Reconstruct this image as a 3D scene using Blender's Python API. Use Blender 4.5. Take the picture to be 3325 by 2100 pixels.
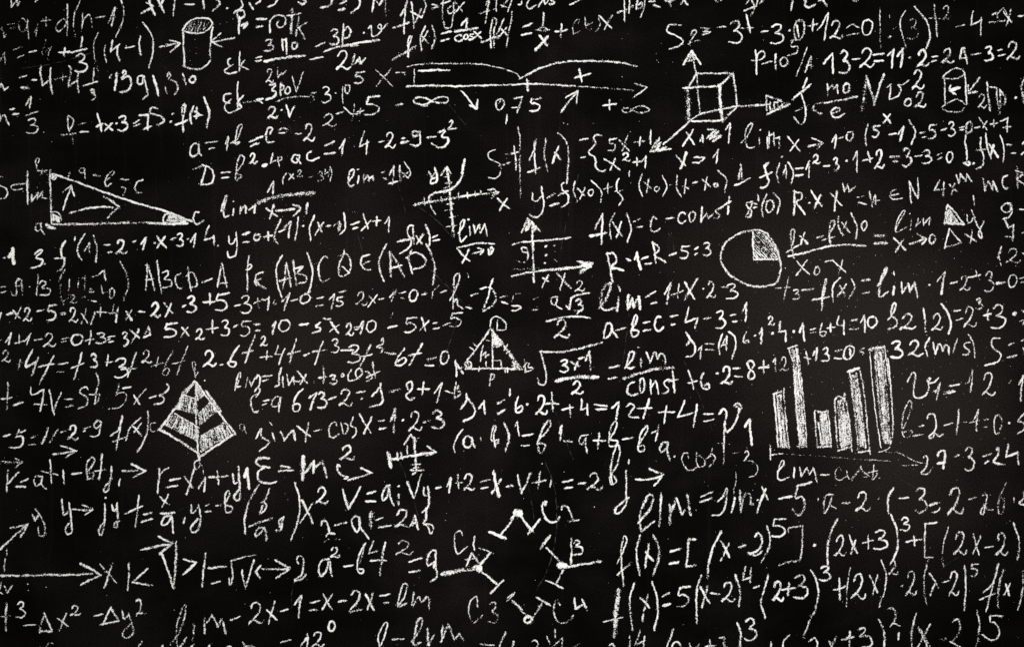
import bpy, math, random, re
AMBIENT = 0.03
LAMP = 166.0
WIDTH = 0.80

# ------------------------------------------------------------------ camera, light, exposure
scene = bpy.context.scene
for o in list(bpy.data.objects):
    bpy.data.objects.remove(o, do_unlink=True)
col = scene.collection
W_PX, H_PX = 3325.0, 2100.0            # one pixel of the photograph = one millimetre of the board

cam_data = bpy.data.cameras.new("camera")
cam_data.lens = 50.0
cam_data.sensor_width = 36.0
cam_data.clip_end = 100.0
cam = bpy.data.objects.new("camera", cam_data)
cam.location = (0.0, -3.325 * 50.0 / 36.0, 0.0)
cam.rotation_euler = (math.radians(90), 0, 0)
col.objects.link(cam)
scene.camera = cam

world = bpy.data.worlds.new("World")
scene.world = world
world.use_nodes = True
world.node_tree.nodes["Background"].inputs[0].default_value = (0.9, 0.95, 1.0, 1)
world.node_tree.nodes["Background"].inputs[1].default_value = AMBIENT

def area_lamp(name, loc, target, size, energy, color):
    d = bpy.data.lights.new(name, 'AREA')
    d.shape = 'DISK'; d.size = size; d.energy = energy; d.color = color
    o = bpy.data.objects.new(name, d)
    o.location = loc
    v = [t - l for t, l in zip(target, loc)]
    import mathutils
    o.rotation_euler = mathutils.Vector(v).to_track_quat('-Z', 'Y').to_euler()
    col.objects.link(o)
    return o
area_lamp("room_lamp", (0.35, -3.6, 0.30), (0.15, 0, 0.0), 0.9, LAMP, (1.0, 0.985, 0.95))

scene.view_settings.view_transform = 'Standard'
scene.view_settings.look = 'None'
scene.view_settings.exposure = 0.0
scene.view_settings.gamma = 1.0
scene.view_settings.use_curve_mapping = False
scene.render.engine = 'CYCLES'
scene.cycles.transparent_max_bounces = 96
scene.cycles.max_bounces = 4
scene.cycles.use_denoising = False
scene.render.filter_size = 0.9

# ------------------------------------------------------------------ materials
def new_mat(name):
    m = bpy.data.materials.new(name)
    m.use_nodes = True
    m.node_tree.nodes.clear()
    return m, m.node_tree.nodes, m.node_tree.links

def node(nt, kind, **kw):
    n = nt.new(kind)
    for k, v in kw.items():
        if k.startswith("i_"):
            n.inputs[k[2:].replace("_", " ")].default_value = v
        else:
            setattr(n, k, v)
    return n

def mth(nt, lk, op, a, b=None, c=None, clamp=False):
    n = nt.new("ShaderNodeMath"); n.operation = op; n.use_clamp = clamp
    for i, v in enumerate((a, b, c)):
        if v is None: continue
        if isinstance(v, (int, float)): n.inputs[i].default_value = v
        else: lk.new(v, n.inputs[i])
    return n.outputs[0]

def noise(nt, lk, vec, scale, detail=2.0, rough=0.5, dist=0.0):
    n = nt.new("ShaderNodeTexNoise")
    n.inputs["Scale"].default_value = scale
    n.inputs["Detail"].default_value = detail
    n.inputs["Roughness"].default_value = rough
    n.inputs["Distortion"].default_value = dist
    lk.new(vec, n.inputs["Vector"])
    return n.outputs["Fac"]

def mapping(nt, lk, vec, scale=(1, 1, 1), loc=(0, 0, 0), rot=(0, 0, 0)):
    n = nt.new("ShaderNodeMapping")
    n.inputs["Scale"].default_value = scale
    n.inputs["Location"].default_value = loc
    n.inputs["Rotation"].default_value = rot
    lk.new(vec, n.inputs["Vector"])
    return n.outputs[0]

def smooth(nt, lk, v, lo, hi):
    n = nt.new("ShaderNodeMapRange"); n.interpolation_type = 'SMOOTHSTEP'
    n.inputs["From Min"].default_value = lo
    n.inputs["From Max"].default_value = hi
    lk.new(v, n.inputs["Value"])
    return n.outputs[0]

def chalk_material(name, tone):
    """Chalk dust caught on the tooth of the board: opaque grains with bare board between them.
    'cover' (pressure of the stroke) and 'edge' (0 in the middle of the stroke, 1 at its rim) are
    stored on the mesh and say how much of the board the chalk covers."""
    m, nt, lk = new_mat(name)
    out = nt.new("ShaderNodeOutputMaterial")
    tc = nt.new("ShaderNodeTexCoord")
    vec = tc.outputs["Object"]
    fine = noise(nt, lk, vec, 275.0, 2.0, 0.6)
    mid = noise(nt, lk, vec, 105.0, 2.0, 0.6)
    patch = noise(nt, lk, mapping(nt, lk, vec, (1, 1, 1), (3, 7, 1)), 26.0, 2.0, 0.5)
    ac = nt.new("ShaderNodeAttribute"); ac.attribute_name = "cover"
    ae = nt.new("ShaderNodeAttribute"); ae.attribute_name = "edge"
    g = mth(nt, lk, 'ADD', mth(nt, lk, 'MULTIPLY', fine, 0.60), mth(nt, lk, 'MULTIPLY', mid, 0.32))
    g = mth(nt, lk, 'ADD', g, mth(nt, lk, 'MULTIPLY', patch, 0.08))          # centred on about 0.5
    e3 = mth(nt, lk, 'POWER', ae.outputs["Fac"], 3.0)
    p = mth(nt, lk, 'SUBTRACT', ac.outputs["Fac"], mth(nt, lk, 'MULTIPLY', e3, 0.42))
    th = mth(nt, lk, 'MULTIPLY_ADD', p, -0.36, 0.715)
    d = mth(nt, lk, 'SUBTRACT', g, th)
    a = smooth(nt, lk, d, -0.025, 0.025)
    bs = nt.new("ShaderNodeBsdfDiffuse")
    bs.inputs["Roughness"].default_value = 1.0
    tint = nt.new("ShaderNodeMix"); tint.data_type = 'RGBA'
    tint.inputs["A"].default_value = tuple(c * 0.74 for c in tone) + (1,)
    tint.inputs["B"].default_value = tone + (1,)
    lk.new(smooth(nt, lk, d, -0.02, 0.16), tint.inputs["Factor"])
    lk.new(tint.outputs["Result"], bs.inputs["Color"])
    tr = nt.new("ShaderNodeBsdfTransparent")
    mx = nt.new("ShaderNodeMixShader")
    lk.new(a, mx.inputs[0]); lk.new(tr.outputs[0], mx.inputs[1]); lk.new(bs.outputs[0], mx.inputs[2])
    lk.new(mx.outputs[0], out.inputs["Surface"])
    return m

CHALK = chalk_material("white_chalk", (0.92, 0.918, 0.90))

def board_material():
    m, nt, lk = new_mat("black_slate")
    out = nt.new("ShaderNodeOutputMaterial")
    tc = nt.new("ShaderNodeTexCoord")
    vec = tc.outputs["Object"]
    bs = nt.new("ShaderNodeBsdfPrincipled")
    grain = noise(nt, lk, vec, 300.0, 2.0, 0.65)
    fleck = smooth(nt, lk, noise(nt, lk, vec, 260.0, 2.0, 0.7), 0.60, 0.80)
    cloud = smooth(nt, lk, noise(nt, lk, vec, 1.5, 4.0, 0.55, 0.6), 0.38, 0.68)
    wipe = smooth(nt, lk, noise(nt, lk, mapping(nt, lk, vec, (1.2, 1, 2.2), (0, 0, 0), (0, math.radians(14), 0)), 2.2, 5.0, 0.6, 0.3), 0.42, 0.72)
    streak = smooth(nt, lk, noise(nt, lk, mapping(nt, lk, vec, (40, 1, 1.0), (2, 0, 5)), 1.0, 3.0, 0.6), 0.55, 0.75)
    # where the old writing has been wiped out: soft patches of leftover dust, each at its place
    def blob(px, py, r, amp):
        sp = nt.new("ShaderNodeVectorMath"); sp.operation = 'DISTANCE'
        lk.new(vec, sp.inputs[0])
        sp.inputs[1].default_value = ((px - W_PX / 2) / 1000, 0, (H_PX / 2 - py) / 1000)
        d = mth(nt, lk, 'ADD', sp.outputs["Value"], mth(nt, lk, 'MULTIPLY', mth(nt, lk, 'SUBTRACT', cloud, 0.5), 0.25))
        return mth(nt, lk, 'MULTIPLY', mth(nt, lk, 'SUBTRACT', 1.0, smooth(nt, lk, d, r * 0.0001, r * 0.001)), amp)
    dust = None
    for b in SMEARS:
        v = blob(*b)
        dust = v if dust is None else mth(nt, lk, 'ADD', dust, v)
    film = mth(nt, lk, 'MULTIPLY_ADD', cloud, 0.20, 0.085)
    film = mth(nt, lk, 'ADD', film, mth(nt, lk, 'MULTIPLY', wipe, 0.13))
    film = mth(nt, lk, 'ADD', film, mth(nt, lk, 'MULTIPLY', streak, 0.10))
    film = mth(nt, lk, 'ADD', film, mth(nt, lk, 'MULTIPLY', dust, mth(nt, lk, 'MULTIPLY_ADD', cloud, 0.5, 0.6)))
    film = mth(nt, lk, 'MULTIPLY', film, mth(nt, lk, 'MULTIPLY_ADD', grain, 5.0, -1.5))
    film = mth(nt, lk, 'ADD', film, mth(nt, lk, 'MULTIPLY', fleck, 0.25), None, True)
    mix = nt.new("ShaderNodeMix"); mix.data_type = 'RGBA'
    mix.inputs["A"].default_value = (0.0005, 0.0005, 0.0006, 1)
    mix.inputs["B"].default_value = (0.0210, 0.0178, 0.0158, 1)
    lk.new(film, mix.inputs["Factor"])
    lk.new(mix.outputs["Result"], bs.inputs["Base Color"])
    bs.inputs["Roughness"].default_value = 0.85
    bs.inputs["Specular IOR Level"].default_value = 0.0
    bmp = nt.new("ShaderNodeBump")
    bmp.inputs["Strength"].default_value = 0.35
    bmp.inputs["Distance"].default_value = 0.002
    lk.new(grain, bmp.inputs["Height"])
    lk.new(bmp.outputs[0], bs.inputs["Normal"])
    lk.new(bs.outputs[0], out.inputs["Surface"])
    return m
SMEARS = [(2330, 960, 620, 0.20), (2860, 1130, 620, 0.85), (2930, 1530, 460, 0.50), (2620, 780, 460, 0.24),
          (1000, 1130, 560, 0.38), (600, 1330, 420, 0.20), (980, 640, 420, 0.20), (1650, 900, 560, 0.10),
          (760, 1500, 380, 0.20)]
SLATE = board_material()

# ------------------------------------------------------------------ stroke geometry
rng = random.Random(11)
stroke_no = 0

def catmull(pts, step):
    if len(pts) == 2: return straight(pts, step)
    P = [tuple(2 * a - b for a, b in zip(pts[0], pts[1]))] + list(pts) + [tuple(2 * a - b for a, b in zip(pts[-1], pts[-2]))]
    out = []
    for i in range(1, len(P) - 2):
        p0, p1, p2, p3 = P[i - 1:i + 3]
        L = math.hypot(p2[0] - p1[0], p2[1] - p1[1])
        n = max(2, int(L / step))
        # centripetal knots keep the curve from overshooting where the points are uneven
        def kn(t, a, b): return t + max(1e-3, math.hypot(b[0] - a[0], b[1] - a[1])) ** 0.5
        t0 = 0.0; t1 = kn(t0, p0, p1); t2 = kn(t1, p1, p2); t3 = kn(t2, p2, p3)
        for k in range(n):
            t = t1 + (t2 - t1) * k / n
            q = []
            for d in (0, 1):
                a1 = (t1 - t) / (t1 - t0) * p0[d] + (t - t0) / (t1 - t0) * p1[d]
                a2 = (t2 - t) / (t2 - t1) * p1[d] + (t - t1) / (t2 - t1) * p2[d]
                a3 = (t3 - t) / (t3 - t2) * p2[d] + (t - t2) / (t3 - t2) * p3[d]
                b1 = (t2 - t) / (t2 - t0) * a1 + (t - t0) / (t2 - t0) * a2
                b2 = (t3 - t) / (t3 - t1) * a2 + (t - t1) / (t3 - t1) * a3
                q.append((t2 - t) / (t2 - t1) * b1 + (t - t1) / (t2 - t1) * b2)
            out.append(tuple(q))
    out.append(tuple(pts[-1]))
    return out

def straight(pts, step):
    (x0, y0), (x1, y1) = pts
    L = math.hypot(x1 - x0, y1 - y0)
    n = max(2, int(L / step))
    b = rng.uniform(-0.018, 0.018) * L              # a hand never draws quite straight
    nx, ny = ((y0 - y1) / L, (x1 - x0) / L) if L else (0, 0)
    return [(x0 + (x1 - x0) * k / n + nx * b * 4 * (k / n) * (1 - k / n),
             y0 + (y1 - y0) * k / n + ny * b * 4 * (k / n) * (1 - k / n)) for k in range(n + 1)]

class Chalk:
    """Collects the chalk strokes of one formula or drawing into one mesh."""
    def __init__(self): self.v, self.f, self.c, self.e, self.runs = [], [], [], [], []
    def apart(self, gap):
        """The marks that stand well away from each other, the largest lot first."""
        runs = self.runs
        g = list(range(len(runs)))
        def find(i):
            while g[i] != i: i = g[i]
            return i
        def box(r):
            xs = [self.v[i][0] * 1000 for i in range(r[0], r[1])]; ys = [self.v[i][2] * 1000 for i in range(r[0], r[1])]
            return min(xs), max(xs), min(ys), max(ys)
        bx = [box(r) for r in runs]
        at = [[self.v[i] for i in range(r[0], r[1])][2::4] for r in runs]
        def near(i, j):
            dx = max(0, bx[i][0] - bx[j][1], bx[j][0] - bx[i][1]); dy = max(0, bx[i][2] - bx[j][3], bx[j][2] - bx[i][3])
            if math.hypot(dx, dy) > gap: return False
            g2 = (gap / 1000) ** 2
            return any((a[0] - b[0]) ** 2 + (a[2] - b[2]) ** 2 < g2 for a in at[i] for b in at[j])
        for i in range(len(runs)):
            for j in range(i):
                if find(i) != find(j) and near(i, j): g[find(i)] = find(j)
        lots = {}
        for i, r in enumerate(runs): lots.setdefault(find(i), []).append(r)
        out = []
        for rs in lots.values():
            n = Chalk(); at = {}
            for r in rs:
                for i in range(r[0], r[1]):
                    at[i] = len(n.v); n.v.append(self.v[i]); n.c.append(self.c[i]); n.e.append(self.e[i])
                n.f += [tuple(at[i] for i in f) for f in self.f[r[2]:r[3]]]
            out.append(n)
        return sorted(out, key=lambda n: -len(n.v))
    def middle(self):
        xs = [p[0] * 1000 + W_PX / 2 for p in self.v]; ys = [H_PX / 2 - p[2] * 1000 for p in self.v]
        return (min(xs) + max(xs)) / 2, (min(ys) + max(ys)) / 2
    def vert(self, x, y, h, c, e):
        self.v.append(((x - W_PX / 2) / 1000.0, -h / 1000.0, (H_PX / 2 - y) / 1000.0))
        self.c.append(c); self.e.append(e)
        return len(self.v) - 1
    def fleck(self, x, y, s, c=1.0):
        n = rng.choice((4, 5, 5, 6)); a0 = rng.uniform(0, 6.28)
        el = rng.uniform(0.5, 1.0); ro = rng.uniform(0, 3.14)
        ids = []
        h = 0.25 + rng.random() * 0.2
        for k in range(n):
            a = a0 - 6.283 * k / n; r = s * rng.uniform(0.6, 1.1)
            u, w = r * math.cos(a), r * el * math.sin(a)
            ids.append(self.vert(x + u * math.cos(ro) - w * math.sin(ro), y + u * math.sin(ro) + w * math.cos(ro), h, c, 0.0))
        self.f.append(ids)
    def stroke(self, pts, w, p, dust=1.0):
        global stroke_no
        if len(pts) < 2: return
        stroke_no += 1
        v_at, f_at = len(self.v), len(self.f)
        # even spacing
        acc = [0.0]
        for a, b in zip(pts, pts[1:]): acc.append(acc[-1] + math.hypot(b[0] - a[0], b[1] - a[1]))
        L = acc[-1]
        if L < 1e-3: return
        cap = w * 0.42
        n = max(3, int((L + 2 * cap) / 4.0))
        base = 0.30 + (stroke_no * 7 % 53) * 0.006
        w *= rng.uniform(0.84, 1.12)
        ph = [rng.uniform(0, 6.28) for _ in range(6)]
        j = 0
        prev = None
        lean = rng.uniform(-0.35, 0.35)
        p_a, p_b = p + rng.uniform(-0.13, 0.13), p + rng.uniform(-0.20, 0.10)
        for i in range(n + 1):
            s = -cap + (L + 2 * cap) * i / n
            sc = min(max(s, 0.0), L)
            while j < len(acc) - 2 and acc[j + 1] < sc: j += 1
            a, b = pts[j], pts[j + 1]
            d = max(1e-6, acc[j + 1] - acc[j]); t = (sc - acc[j]) / d
            tx, ty = (b[0] - a[0]) / d, (b[1] - a[1]) / d
            # smooth the tangent over a short window
            jj = min(j + 1, len(pts) - 2)
            if jj != j and t > 0.5:
                a2, b2 = pts[jj], pts[jj + 1]; d2 = max(1e-6, acc[jj + 1] - acc[jj])
                tx += (b2[0] - a2[0]) / d2; ty += (b2[1] - a2[1]) / d2
                q = math.hypot(tx, ty) or 1.0; tx /= q; ty /= q
            x = a[0] + (b[0] - a[0]) * t + tx * (s - sc)
            y = a[1] + (b[1] - a[1]) * t + ty * (s - sc)
            wob = 0.6 * math.sin(s * 0.11 + ph[0]) + 0.45 * math.sin(s * 0.31 + ph[1])
            nx, ny = -ty, tx
            x += nx * wob; y += ny * wob
            over = max(0.0, -s, s - L) / cap
            hw = 0.5 * w * (1 + 0.13 * math.sin(s * 0.07 + ph[2]) + 0.10 * math.sin(s * 0.23 + ph[3]) + rng.uniform(-0.10, 0.10))
            hw *= math.sqrt(max(0.02, 1 - over * over))
            u = min(max(s / L, 0), 1)
            c = p_a + (p_b - p_a) * u + 0.07 * math.sin(s * 0.05 + ph[4]) + 0.05 * math.sin(s * 0.17 + ph[5])
            row = []
            for q in (-1, -0.5, 0, 0.5, 1):
                row.append(self.vert(x + nx * hw * q, y + ny * hw * q, base + 0.35 * (1 - q * q) * 0.5,
                                     c + lean * 0.25 * q, abs(q)))
            if prev:
                for k in range(4):
                    self.f.append((prev[k], prev[k + 1], row[k + 1], row[k]))
            prev = row
            # loose grains beside the stroke
            if rng.random() < 0.30 * dust:
                o = rng.choice((-1, 1)) * (hw * rng.uniform(0.85, 1.25) + abs(rng.gauss(0, w * 0.10)))
                self.fleck(x + nx * o, y + ny * o, rng.uniform(0.5, 1.15))
        self.runs.append((v_at, len(self.v), f_at, len(self.f)))
    def build(self, name, parent, mat=None):
        me = bpy.data.meshes.new(name)
        me.from_pydata(self.v, [], self.f)
        a = me.attributes.new("cover", 'FLOAT', 'POINT'); a.data.foreach_set("value", self.c)
        a = me.attributes.new("edge", 'FLOAT', 'POINT'); a.data.foreach_set("value", self.e)
        me.polygons.foreach_set("use_smooth", [True] * len(me.polygons))
        me.materials.append(mat or CHALK)
        o = bpy.data.objects.new(name, me)
        col.objects.link(o)
        o.parent = parent
        return o

# handwritten characters with more than a stroke or two, drawn in a unit box ('~' curved, '/' straight)
GLYPH = {
 '0': ["~ .62 .03 .25 .10 .04 .42 .06 .75 .30 .97 .66 .88 .95 .55 .92 .20 .66 .03 .45 .08"],
 '2': ["~ .18 .27 .30 .06 .58 .0 .74 .16 .68 .42 .44 .68 .08 .93 .02 .99 .18 .84 .42 .84 .66 .95 .84 .96 .99 .80"],
 '3': ["~ .12 .13 .42 .0 .74 .05 .78 .20 .56 .37 .32 .46 .60 .46 .92 .57 .98 .76 .72 .94 .36 .99 .02 .93"],
 '5': ["/ .22 .07 .98 .0", "~ .24 .04 .16 .24 .12 .42 .38 .38 .70 .46 .88 .64 .76 .86 .44 .98 .04 .95"],
 '8': ["~ .80 .14 .50 .0 .16 .12 .24 .36 .60 .54 .92 .74 .80 .96 .42 .99 .18 .86 .36 .62 .70 .40 .84 .20 .76 .10"],
 'x': ["/ .04 .04 .98 .96", "/ .92 .0 .02 .99"],
 'c': ["~ .92 .16 .66 .0 .26 .14 .02 .52 .16 .90 .52 .99 .98 .76"],
 's': ["~ .92 .06 .46 .08 .22 .26 .40 .46 .80 .60 .82 .82 .44 .98 .04 .94"],
 '+': ["/ .0 .58 1.0 .42", "/ .52 .0 .48 1.0"],
}
NUM = re.compile(r'^-?\d+(\.\d+)?$')

def parse(tokens):
    """Yields (command, numbers). A digit is a character when the box after it only fits as one."""
    i, n = 0, len(tokens)
    while i < n:
        c = tokens[i]; i += 1
        if c[0] == '@':
            yield '@', [float(q) for q in c[1:].split(',')]; continue
        if c in '~/':
            nums = []
            while i < n and NUM.match(tokens[i]):
                tk = tokens[i]
                if len(nums) % 2 == 0 and len(nums) >= 4 and tk in ('0', '2', '3', '5', '8') and i + 4 < n + 0 and all(NUM.match(q) for q in tokens[i + 1:i + 5]):
                    bx = [float(q) for q in tokens[i + 1:i + 5]]
                    if bx[0] < bx[2] and bx[1] < bx[3] and abs(bx[0] - nums[-2]) < 330:
                        far = abs(float(tk) - nums[-2]) > 130
                        if far: break
                        AMBIG.append((tk, nums[-2:], bx))
                nums.append(float(tk)); i += 1
            yield c, nums
        else:
            k = {'.': 2, 'H': 9}.get(c, 4)
            nums = [float(q) for q in tokens[i:i + k]]; i += k
            yield c, nums
AMBIG = []

def draw(chalk, text, ox, oy, sc):
    w, p = 22 / sc, 0.8
    def T(nums): return [(ox + nums[k] / sc, oy + nums[k + 1] / sc) for k in range(0, len(nums) - 1, 2)]
    for c, nums in parse(text.split()):
        if c == '@': w, p = nums[0] / sc * WIDTH * (0.72 + 0.32 * nums[1]), 0.19 + 0.76 * nums[1]
        elif c == '~': chalk.stroke(catmull(T(nums), 4), w, p)
        elif c == '/':
            q = T(nums)
            for a, b in zip(q, q[1:]): chalk.stroke(straight((a, b), 4), w, p)
        elif c in '-|': chalk.stroke(straight(T(nums), 4), w, p)
        elif c == '.':
            (x, y), = T(nums)
            chalk.stroke([(x - w * .22, y + w * .1), (x + w * .22, y - w * .1)], w * 1.05, p + 0.05)
        elif c == 'H':
            q = T(nums[:8]); k = int(nums[8])
            e = []
            for s in range(k):
                t = (s + 0.5 + rng.uniform(-.25, .25)) / k
                a = tuple(q[0][d] + (q[3][d] - q[0][d]) * t for d in (0, 1))
                b = tuple(q[1][d] + (q[2][d] - q[1][d]) * t for d in (0, 1))
                e += [a, b] if s % 2 == 0 else [b, a]
            for a, b in zip(e, e[1:]):
                chalk.stroke(straight((a, b), 4), w, p + rng.uniform(-.16, .16))
        elif c in GLYPH:
            (x0, y0), (x1, y1) = T(nums)
            for st in GLYPH[c]:
                z = st.split(); kind = z[0]; z = [float(q) for q in z[1:]]
                pts = [(x0 + (x1 - x0) * (z[k] + rng.uniform(-.035, .035)), y0 + (y1 - y0) * (z[k + 1] + rng.uniform(-.03, .03))) for k in range(0, len(z), 2)]
                chalk.stroke(catmull(pts, 4) if kind == '~' else straight(pts, 4), w, p)
        else:
            raise ValueError("unknown mark %r %r" % (c, nums))

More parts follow.
